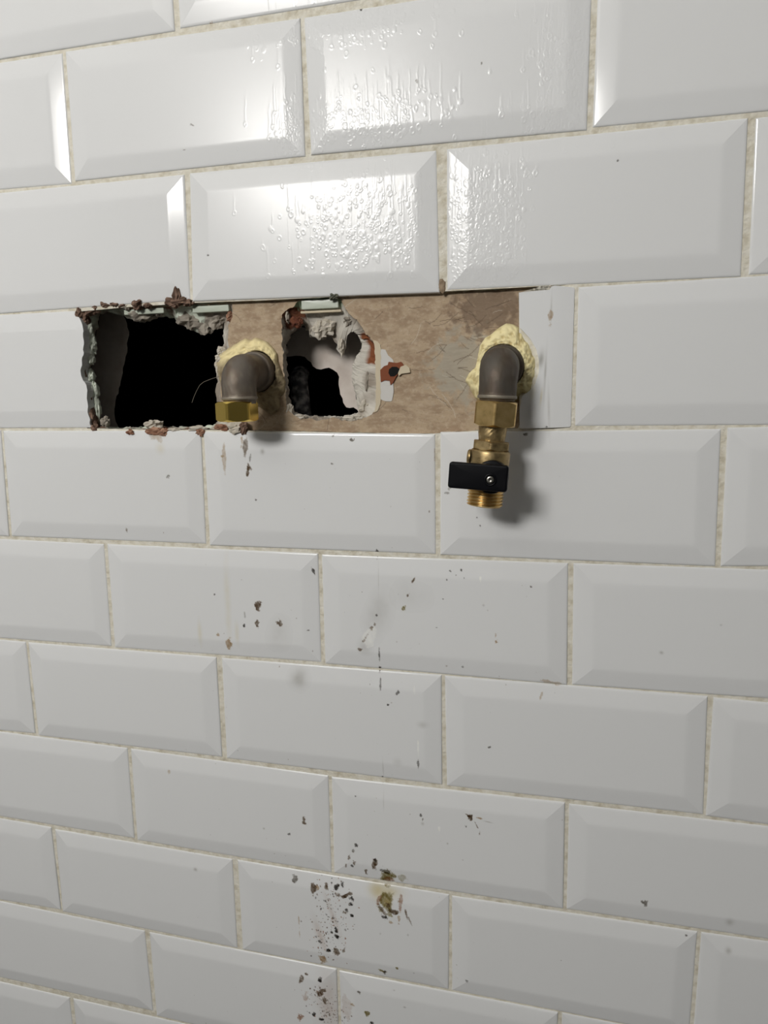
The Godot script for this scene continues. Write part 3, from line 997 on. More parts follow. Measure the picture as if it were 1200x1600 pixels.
func build_room() -> void:
	var lo := Vector3(-1.3, 0, 0)
	var hi := Vector3(1.7, 2.4, ROOM_DEPTH)
	var s := [
		["wall_left", Vector3(lo.x - 0.12, 0, -0.02), Vector3(lo.x, hi.y, hi.z), M.paint, "plain grey painted side wall left of the shower, out of view"],
		["wall_right", Vector3(hi.x, 0, -0.02), Vector3(hi.x + 0.12, hi.y, hi.z), M.paint, "plain grey painted side wall right of the shower, out of view"],
		["floor", Vector3(lo.x - 0.12, -0.12, -0.5), Vector3(hi.x + 0.12, 0, hi.z + 0.12), M.floor, "plain grey bathroom floor below the tiled wall"],
		["ceiling", Vector3(lo.x - 0.12, hi.y, -0.5), Vector3(hi.x + 0.12, hi.y + 0.12, hi.z + 0.12), M.ceiling, "plain white ceiling above the tiled wall"],
	]
	for k in s:
		var o := box(k[0], k[1], k[2], k[3], self)
		tag(o, k[4], "wall" if k[0].begins_with("wall") else k[0], "", "structure")
	# wall behind the viewer with a high frosted window: its mirror image lies on the wet tiles
	var front := thing("wall_front", "plain grey painted wall behind the viewer with one high frosted window", "wall", Vector3.ZERO, "structure")
	var wx := Vector2(WINDOW.position.x, WINDOW.end.x)
	var wy := Vector2(WINDOW.position.y, WINDOW.end.y)
	box("wall_piece", Vector3(lo.x - 0.12, 0, hi.z), Vector3(wx.x, hi.y, hi.z + 0.12), M.paint, front)
	box("wall_piece", Vector3(wx.y, 0, hi.z), Vector3(hi.x + 0.12, hi.y, hi.z + 0.12), M.paint, front)
	box("wall_piece", Vector3(wx.x, 0, hi.z), Vector3(wx.y, wy.x, hi.z + 0.12), M.paint, front)
	box("wall_piece", Vector3(wx.x, wy.y, hi.z), Vector3(wx.y, hi.y, hi.z + 0.12), M.paint, front)
	var win := thing("window_1", "high frosted bathroom window behind the viewer that lets the daylight in", "window", Vector3.ZERO, "structure")
	var pane := plain(Color(0.9, 0.92, 0.95), 0.5)
	pane.emission_enabled = true
	pane.emission = Color(1.0, 0.985, 0.96)
	pane.emission_energy_multiplier = 2.0
	box("pane", Vector3(wx.x, wy.x, hi.z + 0.05), Vector3(wx.y, wy.y, hi.z + 0.06), pane, win)
	for f in [[wx.x, wy.x, wx.x + 0.03, wy.y], [wx.y - 0.03, wy.x, wx.y, wy.y], [wx.x, wy.x, wx.y, wy.x + 0.03], [wx.x, wy.y - 0.03, wx.y, wy.y]]:
		box("window_frame", Vector3(f[0], f[1], hi.z + 0.02), Vector3(f[2], f[3], hi.z + 0.08), M.ceiling, win)


func build_wall() -> void:
	var wall := thing("wall_back", "white bevelled metro tile wall with grubby cream grout and a broken-open course", "wall", Vector3(0, BASE, 0), "structure")
	# individual tiles in view
	var row := 0
	for r in TILES:
		for q in r:
			var up: bool = row <= 3
			var cut: bool = row == 3 and q[0] < 0.0
			if cut:
				continue
			part("tile", tile_mesh(q), M.wet if row <= 2 and q[2] > 150.0 and q[0] < 400.0 or (row == 2 and q[0] > 300.0 and q[0] < 400.0) else M.tile, wall)
		row += 1
	# the piece of the cut tile beside the right-hand outlet
	var ct := poly(CUT_TILE)
	var bev := func(p: Vector2) -> float:
		var d := 409.3 - p.x
		return 1.6 * clampf(d / 14.5, 0.0, 1.0) - 0.25 * (1.0 - clampf(d / 1.2, 0.0, 1.0))
	part("tile", slab_mesh(resampled(ct, 170), -8.0, 0.0, bev, 3.6).done(), M.tile, wall).set_meta("label", "cut strip of tile with a notch round the foam")
	# the tile left of the opening, its right end hacked off
	var q0: Array = TILES[3][0]
	var lt := PackedVector2Array([Vector2(q0[6], q0[7]), Vector2(q0[0], q0[1])])
	lt.append_array(poly(BROKEN_END))
	var face := func(p: Vector2) -> float:
		var u: float = (p.x - q0[0]) / (q0[2] - q0[0])
		var d := minf(lerpf(q0[1], q0[3], u) - p.y, p.y - lerpf(q0[7], q0[5], u))
		return 2.25 * clampf(d / 14.5, 0.0, 1.0) - 0.3 * (1.0 - clampf(d / 1.0, 0.0, 1.0))
	var crease := PackedVector2Array()
	for k in 66:
		var u := k / 66.0
		for d in [1.0, 14.5, 15.5]:
			crease.append(Vector2(lerpf(q0[0], q0[2], u), lerpf(q0[1], q0[3], u) - d))
			crease.append(Vector2(lerpf(q0[0], q0[2], u), lerpf(q0[7], q0[5], u) + d))
	part("tile", slab_mesh(resampled(lt, 260), -8.0, 0.0, face, 9.0, Color.WHITE, [], null, crease).done(), M.tile, wall).set_meta("label", "tile with a hacked ragged right end at the large hole")
	# tiles further out, past the frame
	var field := MeshMaker.new()
	var seen := []
	var r0 := 0
	for r in TILES:
		seen.append([r[0][0], r[-1][2]])
	for k in range(-9, 16):
		var top := 406.5 - 101.5 * k
		var odd := k % 2 != 0
		var x0 := -1309.0 + (100.0 if odd else 0.0) + 6.0
		for j in 16:
			var x := x0 + j * 203.2
			if k >= 0 and k <= 10 and x + 100.0 > seen[k][0] and x + 100.0 < seen[k][1] + (90.0 if k != 3 else 0.0):
				continue
			if k == 3 and x > -100.0 and x < 420.0:
				continue
			var xa := maxf(x, -1299.0)
			var xb := minf(x + 200.0, 1699.0)
			if k >= 0 and k <= 10:
				if x < seen[k][0]:
					xb = minf(xb, seen[k][0] - 2.5)
				elif x > seen[k][0]:
					xa = maxf(xa, seen[k][1] + 2.5)
			if xb - xa < 36.0 or top > 1298.0 or top < -1000.0:
				continue
			var hgt := minf(100.0, top + 1099.0)
			var a := tile_mesh([xa, top, xb, top, xb, top - hgt, xa, top - hgt]).surface_get_arrays(0)
			var at := field.v.size()
			field.v.append_array(a[Mesh.ARRAY_VERTEX])
			field.n.append_array(a[Mesh.ARRAY_NORMAL])
			field.c.append_array(a[Mesh.ARRAY_COLOR])
			field.uv.append_array(a[Mesh.ARRAY_TEX_UV])
			for t in a[Mesh.ARRAY_INDEX]:
				field.i.append(at + t)
	var fo := part("tile_field", field.done(), M.tile_plain, wall)
	fo.set_meta("kind", "stuff")
	# grout between the tiles, cut away at the opening
	var opening := resampled(poly(OPENING), 260)
	var gm := MeshMaker.new()
	var mid := Vector2(180, 52)
	var lo := Vector2(-60, -40)
	var hi := Vector2(440, 150)
	var inner := PackedVector3Array()
	var outer := PackedVector3Array()
	for p in opening:
		var d := p - mid
		var f := minf((hi.x - mid.x) / d.x if d.x > 0.0 else (lo.x - mid.x) / d.x, (hi.y - mid.y) / d.y if d.y > 0.0 else (lo.y - mid.y) / d.y)
		inner.append(mm(p.x, p.y, -0.8))
		outer.append(mm(mid.x + d.x * f, mid.y + d.y * f, -0.8))
	gm.grid([inner, outer])
	for r in [[-1300, -1100, -60, 1300], [440, -1100, 1700, 1300], [-60, -1100, 440, -40], [-60, 150, 440, 1300]]:
		var k := gm.vert(mm(r[0], r[1], -0.8))
		gm.vert(mm(r[0], r[3], -0.8))
		gm.vert(mm(r[2], r[3], -0.8))
		gm.vert(mm(r[2], r[1], -0.8))
		gm.quad(k, k + 1, k + 2, k + 3)
	for m in [[lo.x, lo.y, mid.x], [lo.x, hi.y, mid.x], [hi.x, lo.y, mid.x], [hi.x, hi.y, mid.x]]:      # the corners between the two
		gm.vert(mm(m[0], m[1], -0.8))
		var near := [gm.vert(mm(m[0], mid.y + (m[1] - mid.y) * 0.5, -0.81)), gm.vert(mm(m[2] + (m[0] - m[2]) * 0.5, m[1], -0.81))]
		gm.tri(gm.v.size() - 3, near[0], near[1])
	gm.n.fill(Vector3(0, 0, 1))
	for k in range(0, gm.i.size(), 3):
		if (gm.v[gm.i[k + 2]] - gm.v[gm.i[k]]).cross(gm.v[gm.i[k + 1]] - gm.v[gm.i[k]]).z < 0.0:
			var t := gm.i[k + 1]
			gm.i[k + 1] = gm.i[k + 2]
			gm.i[k + 2] = t
	part("grout", gm.done(), M.grout, wall)
	# reveal of tile bed round the opening
	var bed := MeshMaker.new()
	var rows := []
	var cols := []
	for t in 4:
		var rw := PackedVector3Array()
		var cr := PackedColorArray()
		for p in opening:
			var z := -0.8 - 5.2 * t / 3.0
			rw.append(mm(p.x + nz.get_noise_2d(p.x * 6.0, p.y * 6.0 + t * 40.0) * 1.2, p.y + nz.get_noise_2d(p.x * 6.0 + 300.0, p.y * 6.0 + t * 40.0) * 1.2, z))
			cr.append(lin(0.66, 0.68, 0.62).lerp(lin(0.5, 0.42, 0.33), clampf(0.5 + 1.5 * nz.get_noise_2d(p.x * 2.0, p.y * 2.0), 0.0, 1.0)))
		rows.append(rw)
		cols.append(cr)
	bed.grid(rows, true, cols)
	bed.smooth()
	part("tile_bed", bed.done(), M.crust, wall)
	# plasterboard that the tiles were stuck to, with its two holes
	var board_out := PackedVector2Array([Vector2(-25, -14), Vector2(385, -14), Vector2(385, 120), Vector2(-25, 120)])
	var hl := ragged(resampled(poly(HOLE_LEFT), 230), 1.6)
	var hr := ragged(resampled(poly(HOLE_RIGHT), 230), 1.6)
	var relief := func(p: Vector2) -> float:
		return 0.5 * nz.get_noise_2d(p.x * 1.5, p.y * 2.5) + 0.35 * nz.get_noise_2d(p.x * 6.0, p.y * 9.0)
	var bm := plain(Color.WHITE, 0.92)
	bm.albedo_texture = board_image()
	bm.heightmap_enabled = true
	bm.heightmap_texture = M.grout.heightmap_texture
	bm.heightmap_scale = 0.03
	var bo := slab_mesh(board_out, -5.2, -5.2, relief, 4.2, Color.WHITE, [hl, hr])
	for k in bo.v.size():
		bo.uv[k] = Vector2((bo.v[k].x * 1000.0 + 30.0) / 420.0, (125.0 - bo.v[k].y * 1000.0) / 140.0)
	part("plasterboard", bo.done(), bm, wall)
	var clay := lin(0.42, 0.25, 0.17)
	var gyp := lin(0.78, 0.76, 0.72)
	var gyp2 := lin(0.6, 0.56, 0.51)
	var left_col := func(q: Vector3, t: float) -> Color:
		var m := nz.get_noise_3d(q.x * 1.6, q.y * 1.6, q.z * 2.0)
		var base := lin(0.82, 0.85, 0.79).lerp(lin(0.66, 0.63, 0.58), clampf(0.4 + m * 2.0, 0.0, 1.0))
		var rust := clampf(nz.get_noise_3d(q.x * 2.3 + 50.0, q.y * 2.3, q.z) * 5.0 - 0.3, 0.0, 1.0)
		if q.x > 110.0:
			return gyp2.lerp(gyp, clampf(0.5 + m * 2.0, 0.0, 1.0))
		return base.lerp(clay, rust * (1.0 if t < 0.6 else 0.35))
	part("broken_edge", broken_edge(poly(HOLE_LEFT), poly(HOLE_LEFT_BACK), -5.2, -23.0, 1.5, left_col), M.crust, wall)
	var right_col := func(q: Vector3, t: float) -> Color:
		var m := nz.get_noise_3d(q.x * 1.6, q.y * 1.6, q.z * 2.0)
		var base := gyp2.lerp(gyp, clampf(0.75 + m * 2.0, 0.0, 1.0))
		if q.y > 97.0 and q.x > 190.0 and q.x < 232.0:          # strip of the green paper face
			base = lin(0.55, 0.62, 0.52)
		if q.x > 246.0 and q.y > 52.0 and q.y < 76.0 and t < 0.45 and t > 0.05:
			base = lin(0.5, 0.29, 0.18)
		if q.x < 200.0 and q.x > 182.0 and q.y > 82.0 and q.y < 98.0 and m > -0.12:
			base = lin(0.38, 0.22, 0.15)
		return base
	part("broken_edge", broken_edge(poly(HOLE_RIGHT), poly(HOLE_RIGHT_BACK), -5.2, -23.0, 1.5, right_col), M.crust, wall)
	# back of that board, the second board behind it with its ragged gap, and the dark void
	var back_out := PackedVector2Array([Vector2(-120, -100), Vector2(470, -100), Vector2(470, 210), Vector2(-120, 210)])
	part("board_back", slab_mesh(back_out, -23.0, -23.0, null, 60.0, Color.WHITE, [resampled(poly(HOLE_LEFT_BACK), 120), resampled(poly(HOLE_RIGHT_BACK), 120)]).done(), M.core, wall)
	var gap := resampled(poly(INNER_GAP), 200)
	for k in gap.size():
		gap[k] += Vector2(nz.get_noise_2d(k * 17.0, 4.0), nz.get_noise_2d(k * 17.0, 90.0)) * 1.6
	part("inner_board", slab_mesh(back_out, -52.0, -52.0, relief, 14.0, Color.WHITE, [gap]).done(), M.inner, wall)
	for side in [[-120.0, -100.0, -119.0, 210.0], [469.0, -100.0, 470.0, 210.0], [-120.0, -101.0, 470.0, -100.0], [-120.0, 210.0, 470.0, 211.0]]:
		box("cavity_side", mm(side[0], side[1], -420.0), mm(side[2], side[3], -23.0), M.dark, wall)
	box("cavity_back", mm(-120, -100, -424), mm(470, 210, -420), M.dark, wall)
	# body of the wall round the void
	for s in [[-1420, -1100, -121, 1300], [471, -1100, 1820, 1300], [-121, -1100, 471, -101], [-121, 211, 471, 1300]]:
		box("wall_core", mm(s[0], s[1], -424.0), mm(s[2], s[3], -10.0), M.core, wall)
	# crumbs of clay and mortar left along the broken edges
	var brown := [lin(0.31, 0.23, 0.19), lin(0.55, 0.45, 0.385)]
	var clayc := [lin(0.46, 0.3, 0.22), lin(0.66, 0.52, 0.43)]
	var greyc := [lin(0.5, 0.47, 0.43), lin(0.66, 0.63, 0.58)]
	var whitec := [lin(0.72, 0.69, 0.63), lin(0.82, 0.79, 0.74)]
	var green := [lin(0.78, 0.81, 0.75), lin(0.9, 0.92, 0.87)]
	var list := [
		[Vector3(-3.1, 100.7, -2.0), Vector3(3.2, 5.0, 3.5), brown], [Vector3(-0.8, 96.6, -5.0), Vector3(3.6, 5.0, 3.5), brown], [Vector3(12.3, 105.0, -4.0), Vector3(5.5, 3.2, 4), brown], [Vector3(23.3, 106.5, -3.0), Vector3(5.5, 2.6, 4), brown],
		[Vector3(32.0, 106.7, -3.0), Vector3(4.5, 2.6, 3.5), brown], [Vector3(54.9, 105.9, -1.0), Vector3(5.2, 4.2, 4), brown], [Vector3(51.9, 98.9, -11.0), Vector3(9, 6.0, 6), greyc], [Vector3(92.9, 110.5, 1.0), Vector3(3.2, 7.5, 2), brown],
		[Vector3(90.8, 105.8, -1.0), Vector3(8.5, 4.0, 3.5), brown], [Vector3(101.8, 104.3, -1.0), Vector3(5, 2.4, 3), brown], [Vector3(93.1, 94.0, -16.0), Vector3(11, 8.0, 6), greyc], [Vector3(105.5, 89.5, -18.0), Vector3(10, 8.0, 5), greyc],
		[Vector3(119.2, 91.8, -15.0), Vector3(9, 6.5, 5), greyc], [Vector3(136.2, 93.5, -8.0), Vector3(4, 4, 3), clayc], [Vector3(-5.2, 54.8, -4.0), Vector3(2.2, 8, 3), brown], [Vector3(-6.2, 45.4, -4.0), Vector3(2.6, 6, 3), brown],
		[Vector3(-2.0, 29.8, -4.0), Vector3(2.2, 8, 3), brown], [Vector3(-0.5, 12.9, -4.0), Vector3(3.4, 7, 4), brown], [Vector3(1.0, 1.6, -3.0), Vector3(4.6, 4.2, 3), brown], [Vector3(8.3, 7.0, -9.0), Vector3(4, 5, 4), greyc],
		[Vector3(39.0, -1.1, 0.0), Vector3(4.2, 2.6, 2.5), clayc], [Vector3(58.9, 5.2, -6.0), Vector3(7.8, 4.4, 6), whitec], [Vector3(61.6, -0.6, 0.0), Vector3(7, 3.6, 2.5), clayc], [Vector3(71.4, -1.7, 0.0), Vector3(4.4, 3.4, 2.5), clayc],
		[Vector3(102.2, 1.4, -2.0), Vector3(9, 2.2, 4), whitec], [Vector3(106.2, -0.7, 0.0), Vector3(4, 2.2, 2), clayc], [Vector3(125.6, 2.4, -3.0), Vector3(6.5, 2.6, 4), clayc], [Vector3(138.4, 2.4, -1.0), Vector3(8, 4.2, 4.5), whitec],
		[Vector3(147.0, 2.4, 0.0), Vector3(3.2, 5, 3), brown], [Vector3(127.4, 65.7, -5.0), Vector3(3.6, 3.4, 3), whitec], [Vector3(125.2, 59.6, -5.0), Vector3(3.8, 3.4, 3), whitec], [Vector3(123.1, 51.8, -6.0), Vector3(2.6, 7, 3), whitec],
		[Vector3(211.5, 79.9, -13.0), Vector3(6, 6, 5), whitec], [Vector3(218.3, 81.8, -14.0), Vector3(6, 5.5, 5), whitec], [Vector3(228.6, 67.0, -16.0), Vector3(2.6, 6.5, 3.5), whitec], [Vector3(237.9, 86.8, -12.0), Vector3(6, 4, 4), greyc],
		[Vector3(192.9, 86.8, -9.0), Vector3(4.4, 4.4, 3), [lin(0.34, 0.18, 0.12), lin(0.45, 0.27, 0.19)]], [Vector3(185.4, 92.1, -9.0), Vector3(1.8, 5, 3), whitec], [Vector3(250.6, 37.4, -14.0), Vector3(2.4, 8, 3), greyc], [Vector3(247.6, 18.0, -14.0), Vector3(4.4, 5, 4), whitec],
		[Vector3(227.9, 103.4, -1.0), Vector3(3.6, 2.4, 2.5), [lin(0.3, 0.31, 0.27), lin(0.42, 0.42, 0.36)]], [Vector3(235.5, 8.5, -8.0), Vector3(6, 2, 3), whitec], [Vector3(243.7, 10.0, -8.0), Vector3(5, 2, 3), whitec], [Vector3(194.2, 10.8, -8.0), Vector3(4, 2, 3), whitec],
		[Vector3(313.1, 107.6, -0.6), Vector3(2.6, 5.0, 0.7), [lin(0.5, 0.43, 0.35), lin(0.62, 0.55, 0.46)]],
		[Vector3(0.8, 85.0, -8.0), Vector3(2.8, 9, 4), green], [Vector3(2.1, 73.5, -9.0), Vector3(2.6, 8, 4), green], [Vector3(-0.3, 63.2, -9.0), Vector3(2.6, 7, 4), green], [Vector3(-1.9, 47.7, -9.0), Vector3(2.2, 6, 4), green], [Vector3(0.7, 35.3, -9.0), Vector3(2.4, 8, 4), green], [Vector3(1.2, 20.7, -9.0), Vector3(2.6, 9, 4), green],
		[Vector3(-2.5, 91.2, -9.0), Vector3(4, 8, 3.5), brown], [Vector3(-7.2, 52.0, -2.0), Vector3(1.8, 3, 2), brown], [Vector3(-5.6, 43.3, -8.0), Vector3(3.2, 6, 4), brown], [Vector3(-2.1, 13.9, -8.0), Vector3(3.2, 8, 4), brown], [Vector3(4.3, 0.2, -9.0), Vector3(5, 3, 4), brown], [Vector3(4.2, 101.9, -6.0), Vector3(7, 3.2, 4), brown],
		[Vector3(39.4, 105.3, -3.0), Vector3(4, 2.2, 3), brown], [Vector3(42.8, 103.7, -4.0), Vector3(3, 2.4, 3), greyc], [Vector3(65.0, 103.9, -1.0), Vector3(3.4, 2.2, 3), brown], [Vector3(70.4, 98.9, -9.0), Vector3(3, 3, 3), greyc], [Vector3(105.5, -1.8, 0.0), Vector3(2.4, 3.4, 1.5), clayc], [Vector3(80.3, 0.9, -2.0), Vector3(5, 1.6, 3), whitec],
		[Vector3(184.3, 16.7, -8.0), Vector3(3, 4, 3), whitec], [Vector3(392.8, 102.1, -3.0), Vector3(3.2, 2.2, 2.5), whitec], [Vector3(264.7, 8.3, -9.0), Vector3(2, 1, 1), brown],
	]
	var sd := 0.0
	for c in list:
		sd += 1.0
		part("mortar_crumb", crumb_mesh(c[1], sd, c[2], 0.55), M.crust, wall, c[0] * 0.001)
	# pale glazed strips left under the course above and down the left side
	for s in [[Vector3(57.7, 100.3, -7.0), 38.0, 4.6], [Vector3(119.8, 99.7, -7.0), 33.0, 5.4], [Vector3(214.7, 99.2, -7.0), 31.0, 7.4]]:
		var m := rounded_box(Vector3(s[1], s[2], 5.0), 0.6)
		part("glazed_strip", m, M.strip, wall, s[0] * 0.001)
	part("cream_line", rounded_box(Vector3(34.0, 1.8, 3.0), 0.3), M.cream, wall, Vector3(215.2, 93.5, -6.5) * 0.001)
	# cream paper edge right of the second hole
	part("paper_edge", slab_mesh(ragged(resampled(poly([258.1, 70.1, 261.7, 69.0, 263.7, 66.5, 264.0, 55.8, 263.5, 41.0, 263.5, 22.6, 261.3, 16.0, 257.6, 13.0, 259.3, 21.1, 259.3, 36.1, 259.2, 48.5, 259.0, 61.8]), 70), 0.9), -5.8, -4.5, null, 5.0).done(), M.cream, wall)
	# bare white patch round the screw hole
	part("bare_patch", slab_mesh(resampled(poly([263.1, 63.1, 267.7, 62.5, 269.7, 58.1, 273.8, 54.5, 274.8, 48.1, 273.6, 35.9, 274.0, 29.9, 272.4, 22.4, 267.2, 22.5, 263.0, 24.1]), 60), -5.8, -4.6, null, 6.0).done(), M.white_chip, wall)


func board_image() -> ImageTexture:
	var w := 840
	var h := 280
	var im := Image.create(w, h, false, Image.FORMAT_RGB8)
	var r := RandomNumberGenerator.new()
	r.seed = 9
	for py in h:
		for px in w:
			var x := px * 0.5 - 30.0
			var y := 125.0 - py * 0.5
			var a := nz.get_noise_2d(x * 2.0, y * 4.0)
			var c := nz.get_noise_2d(x * 9.0 + 500.0, y * 14.0)
			var d := nz.get_noise_2d(x * 30.0, y * 30.0 + 800.0)
			var col := Color(0.7, 0.62, 0.52)
			col = col.lerp(Color(0.5, 0.41, 0.32), clampf(a * 0.8 + 0.15, 0.0, 0.38))
			col = col.lerp(Color(0.74, 0.67, 0.58), clampf(c * 1.3, 0.0, 0.6))
			col = col.lerp(Color(0.4, 0.32, 0.25), clampf(d * 1.2 - 0.4, 0.0, 0.35))
			# grey cement smeared left of the right-hand outlet, darker dust above it
			var g := Vector2((x - 331.0) / 32.0, (y - 48.0) / 30.0).length() + 0.6 * nz.get_noise_2d(x * 5.0, y * 5.0 + 200.0)
			col = col.lerp(Color(0.66, 0.63, 0.57), clampf((1.0 - g) * 2.2, 0.0, 0.85))
			var t := Vector2((x - 348.0) / 30.0, (y - 90.0) / 22.0).length() + 0.7 * nz.get_noise_2d(x * 6.0 + 90.0, y * 6.0)
			col = col.lerp(Color(0.42, 0.35, 0.29), clampf((1.0 - t) * 1.4, 0.0, 0.6))
			im.set_pixel(px, py, col)
	# fine scratches
	for k in 120:
		var p := Vector2(r.randf_range(250, 830), r.randf_range(20, 270))
		var ang := r.randf_range(-0.9, 0.9)
		var dark := r.randf() < 0.8
		var near := k < 50
		if near:
			p = Vector2(r.randf_range(660, 770), r.randf_range(70, 200))
		for s in int(r.randf_range(8, 46)):
			ang += r.randf_range(-0.12, 0.12)
			p += Vector2(cos(ang), sin(ang))
			if p.x < 1 or p.y < 1 or p.x >= w - 1 or p.y >= h - 1:
				break
			var old := im.get_pixel(int(p.x), int(p.y))
			im.set_pixel(int(p.x), int(p.y), old.lerp(Color(0.3, 0.25, 0.2) if dark else Color(0.82, 0.8, 0.75), 0.4 if dark else 0.5))
	return ImageTexture.create_from_image(im)


func build_left_outlet() -> void:
	var o := thing("pipe_elbow", "dull bronze pipe elbow with a bright brass nut between the two holes", "pipe fitting", Vector3(0.1602, BASE + 0.0475, 0))
	part("elbow_body", elbow_mesh(34.5, 13.2, 10.0, 0.02, 10.0), M.bronze, o)
	var nut := part("hex_nut", hex_nut(29.0, 15.2, 9.5, PI / 6.0 + 0.03), M.brass_new, o, mm(-2.4, -31.0, 34.5))
	nut.set_meta("label", "bright yellow brass hexagon nut")
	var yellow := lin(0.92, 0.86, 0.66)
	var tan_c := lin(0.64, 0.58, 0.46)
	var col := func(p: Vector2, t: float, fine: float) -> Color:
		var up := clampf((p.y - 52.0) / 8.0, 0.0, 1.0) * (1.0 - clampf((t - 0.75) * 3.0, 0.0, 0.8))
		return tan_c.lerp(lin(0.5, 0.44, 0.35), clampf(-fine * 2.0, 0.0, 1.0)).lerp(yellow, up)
	var out := poly([137.4, 69.5, 143.3, 72.4, 149.7, 75.3, 153.6, 73.6, 158.8, 75.5, 164.3, 73.7, 169.8, 71.0, 174.1, 66.3, 177.2, 61.7, 177.5, 55.6, 180.5, 47.8, 183.4, 38.5, 182.0, 31.3, 177.3, 26.2, 178.1, 18.9, 173.9, 14.3, 169.8, 12.2, 164.3, 15.4, 159.3, 19.1, 147.9, 21.3, 133.6, 25.2, 125.8, 32.2, 123.6, 43.9, 121.3, 54.4, 124.2, 63.2, 130.2, 65.6])
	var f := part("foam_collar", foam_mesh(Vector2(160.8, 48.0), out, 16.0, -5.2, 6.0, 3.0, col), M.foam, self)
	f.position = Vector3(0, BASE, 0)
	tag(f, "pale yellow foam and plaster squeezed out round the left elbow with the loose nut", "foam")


func build_right_outlet() -> void:
	var o := thing("pipe_elbow", "dark tarnished pipe elbow that holds the brass valve, beside the cut tile", "pipe fitting", Vector3(0.3585, BASE + 0.0467, 0))
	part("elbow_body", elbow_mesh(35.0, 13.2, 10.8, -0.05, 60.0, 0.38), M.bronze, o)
	var nut := part("hex_nut", hex_nut(28.6, 17.5, 9.5, PI / 6.0 - 0.04), M.brass, o, mm(-2.0, -33.6, 35.0))
	nut.rotation.z = -0.085
	var yellow := lin(0.95, 0.9, 0.7)
	var col := func(p: Vector2, t: float, fine: float) -> Color:
		var c := yellow.lerp(lin(0.74, 0.66, 0.45), clampf(-fine * 1.6, 0.0, 0.8))
		c = c.lerp(lin(0.72, 0.67, 0.52), clampf((t - 0.85) * 3.0, 0.0, 0.5))
		var low := clampf((38.0 - p.y) / 14.0, 0.0, 1.0) * clampf((p.x - 352.0) / 10.0, 0.0, 1.0)
		return c.lerp(lin(0.66, 0.62, 0.42), low * 0.7)
	var out := poly([353.1, 74.6, 356.8, 76.8, 361.0, 79.0, 365.8, 77.8, 370.5, 75.4, 373.4, 70.6, 377.3, 64.9, 380.7, 58.3, 383.2, 52.7, 383.8, 47.0, 383.0, 39.5, 381.8, 33.0, 381.0, 27.3, 380.2, 21.1, 378.2, 25.4, 374.4, 26.4, 371.6, 22.6, 365.9, 19.8, 356.3, 19.0, 346.6, 20.0, 337.7, 24.0, 335.2, 28.9, 333.2, 32.9, 330.2, 37.3, 333.1, 43.0, 338.0, 47.2, 339.4, 53.8, 341.2, 63.3, 345.0, 68.8, 349.8, 71.5])
	var f := part("foam_collar", foam_mesh(Vector2(358.5, 46.6), out, 16.0, -5.2, 10.0, 40.0, col), M.foam, self)
	f.position = Vector3(0, BASE, 0)
	tag(f, "bright cream-yellow foam ring round the right elbow that carries the valve", "foam")


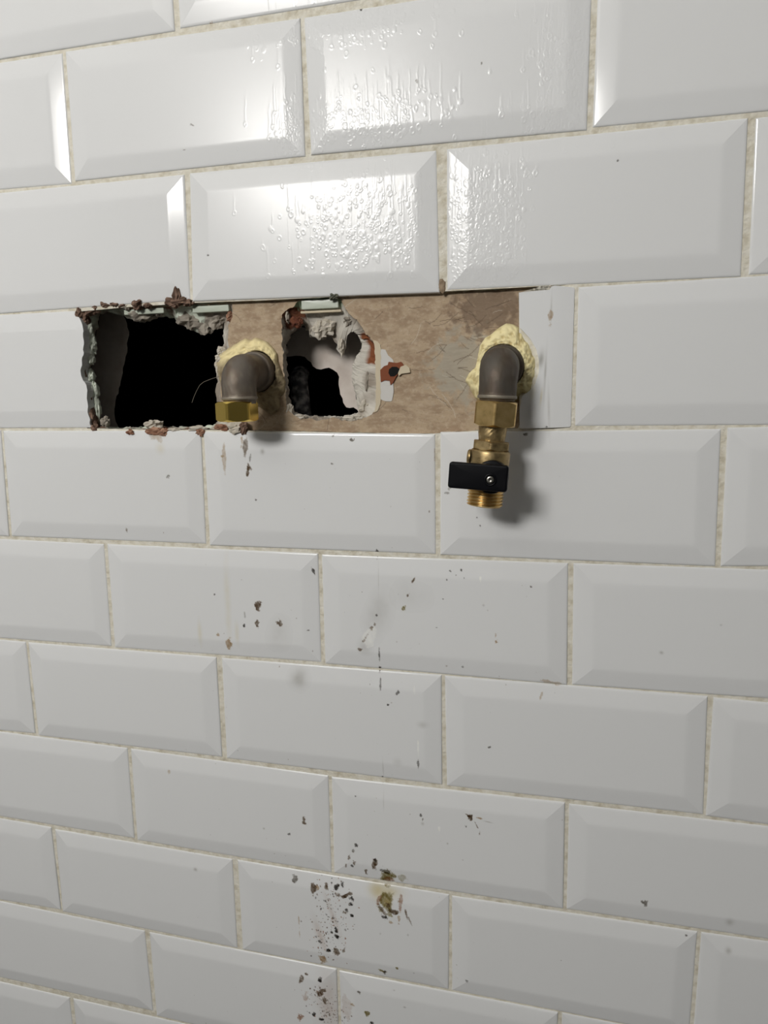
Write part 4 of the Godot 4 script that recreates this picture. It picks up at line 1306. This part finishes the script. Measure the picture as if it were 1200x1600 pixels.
func build_valve() -> void:
	var o := thing("ball_valve", "small brass ball valve with a black lever, hanging from the right elbow", "valve", Vector3(0.3545, BASE + 0.0005, 0.0355))
	o.rotation.z = -0.095
	o.rotation.x = -0.03
	# knurled tail
	var knurl := func(a: float, r: float, y: float) -> Vector2:
		return Vector2(r * (1.0 + 0.035 * sin(a * 16.0) * sin(y * 2.4)), y)
	part("tail", lathe([[9.0, 9.0], [9.8, 7.0], [9.8, 5.0], [9.8, 3.5], [9.8, 2.0], [9.8, 0.5], [9.8, -1.0], [9.8, -2.5], [9.6, -4.0], [9.0, -7.0], [9.0, -9.0]], 48, true, knurl).done(), M.brass_old, o)
	part("hex_collar", hex_nut(24.6, 6.4, 9.0, 0.42), M.brass_old, o, mm(0, -9.8, 0))
	part("body", lathe([[9, -12.6], [12.9, -12.9], [13.7, -13.6], [14.3, -15.0], [14.4, -20.0], [14.2, -23.0], [13.6, -27.0], [13.0, -30.0], [12.4, -33.0], [12.0, -36.5], [9, -37.0]], 48).done(), M.brass_old, o)
	part("boss", lathe([[0, 2.2], [4.4, 2.2], [5.2, 1.4], [5.4, 0.0]], 24).done(), M.brass_old, o, mm(-13.4, -19.0, 2.5)).rotation.z = PI / 2.0
	# threaded outlet
	var b := MeshMaker.new()
	var rows := []
	var pitch := 2.35
	for k in 75:
		var y := -35.0 - k * 0.25
		var row := PackedVector3Array()
		for j in 48:
			var a := TAU * j / 48.0
			var s := absf(fposmod(y / pitch + a / TAU, 1.0) * 2.0 - 1.0)
			var r := 11.7 + 1.25 * smoothstep(0.1, 0.75, s)
			if y < -52.5:
				r -= (-52.5 - y) * 0.9
			row.append(Vector3(cos(a) * r, y, sin(a) * r) * 0.001)
		rows.append(row)
	var lip := PackedVector3Array()
	var bore := PackedVector3Array()
	for j in 48:
		var a := TAU * j / 48.0
		lip.append(Vector3(cos(a) * 9.0, -53.5, sin(a) * 9.0) * 0.001)
		bore.append(Vector3(cos(a) * 8.8, -30.0, sin(a) * 8.8) * 0.001)
	rows.append(lip)
	rows.append(bore)
	b.grid(rows, true, [], true)
	b.smooth()
	part("threaded_outlet", b.done(), M.brass, o).set_meta("label", "shiny gold screw thread of the outlet")
	# black lever on its disc, with the screw that holds it
	var hub := lathe([[0, 4.6], [10.4, 4.6], [11.4, 4.0], [11.6, 3.0], [11.6, -6.0], [0, -6.0]], 40).done()
	var at := mm(3.9, -30.4, 15.5)
	part("lever_hub", hub, M.plastic, o, at).rotation.x = PI / 2.0
	var lever := part("lever", rounded_box(Vector3(40.5, 18.2, 6.4), 1.3), M.plastic, o, at + mm(-8.6, -0.3, 7.0))
	lever.rotation.z = 0.03
	var rim := lathe([[3.0, 0.0], [3.2, 0.9], [4.0, 0.9], [4.4, 0.4], [4.4, -0.4]], 28).done()
	part("screw_recess", rim, M.plastic, o, at + mm(0.0, -1.2, 10.2)).rotation.x = PI / 2.0
	var screw := lathe([[0, 1.5], [0.9, 1.4], [1.1, 1.9], [2.3, 1.8], [2.7, 1.3], [2.8, 0.0]], 24).done()
	part("screw", screw, M.steel, o, at + mm(0.0, -1.2, 10.0)).rotation.x = PI / 2.0


func build_small() -> void:
	# rawl plug hole in the bare patch
	var plug := thing("wall_plug", "terracotta red broken wall plug hole in the bare white patch", "wall plug", Vector3(0, BASE, 0))
	part("rim", slab_mesh(resampled(poly([263.4, 46.9, 266.5, 49.8, 269.6, 50.7, 270.2, 53.2, 273.3, 52.6, 276.9, 52.0, 280.4, 52.9, 282.5, 49.9, 281.4, 46.5, 277.8, 43.7, 275.7, 40.7, 273.6, 36.8, 271.5, 34.9, 271.0, 38.4, 266.9, 38.9, 263.7, 37.5]), 60), -5.8, -4.0, null, 5.0).done(), M.plug, plug)
	var hole := slab_mesh(resampled(poly([270.6, 47.3, 273.2, 49.2, 276.8, 49.1, 279.4, 47.1, 277.8, 44.1, 274.7, 41.8, 271.6, 41.8, 270.1, 44.3]), 40), -5.0, -3.7, null, 5.0).done()
	part("hole", hole, M.dark, plug)
	part("chip", slab_mesh(resampled(poly([279.9, 49.0, 284.0, 50.4, 287.0, 47.9, 287.5, 44.4, 283.9, 44.0, 280.4, 43.6, 278.3, 41.7, 277.8, 44.1]), 40), -5.8, -3.6, null, 5.0).done(), M.cream, plug)
	# fibre that hangs out of the left hole
	var pts := []
	for p in [Vector3(130.0, 44.5, 6.0), Vector3(122.3, 42.6, 6.0), Vector3(115.2, 40.2, 6.0), Vector3(111.5, 37.6, 6.0), Vector3(108.3, 33.0, 6.0), Vector3(105.6, 28.3, 6.0), Vector3(103.5, 23.6, 6.0)]:
		pts.append(p)
	var fib := part("stray_fibre", tube(pts, 0.2), M.fibre, self)
	fib.position = Vector3(0, BASE, 0)
	tag(fib, "thin pale fibre sticking out across the dark left hole", "fibre")
	# dusty pipe inside the second hole
	var pm := triplanar(plain(Color.WHITE, 0.9), 12.0)
	pm.albedo_texture = noise_tex(0.03, [Color(0.08, 0.08, 0.1), Color(0.14, 0.14, 0.16), Color(0.62, 0.61, 0.6), Color(0.85, 0.84, 0.8)], 256, 5, 33)
	var dp := thing("dusty_pipe", "dark dusty pipe standing inside the right-hand hole", "pipe", Vector3(0, BASE, 0))
	var lo: Vector3 = Vector3(185.9, -17.6, -40.0)
	var hi: Vector3 = Vector3(178.8, 43.7, -46.0)
	part("pipe_wall", tube([lo, lo.lerp(hi, 0.33), lo.lerp(hi, 0.66), hi, hi + Vector3(-2, 3, -12)], 8.0, 20), pm, dp)
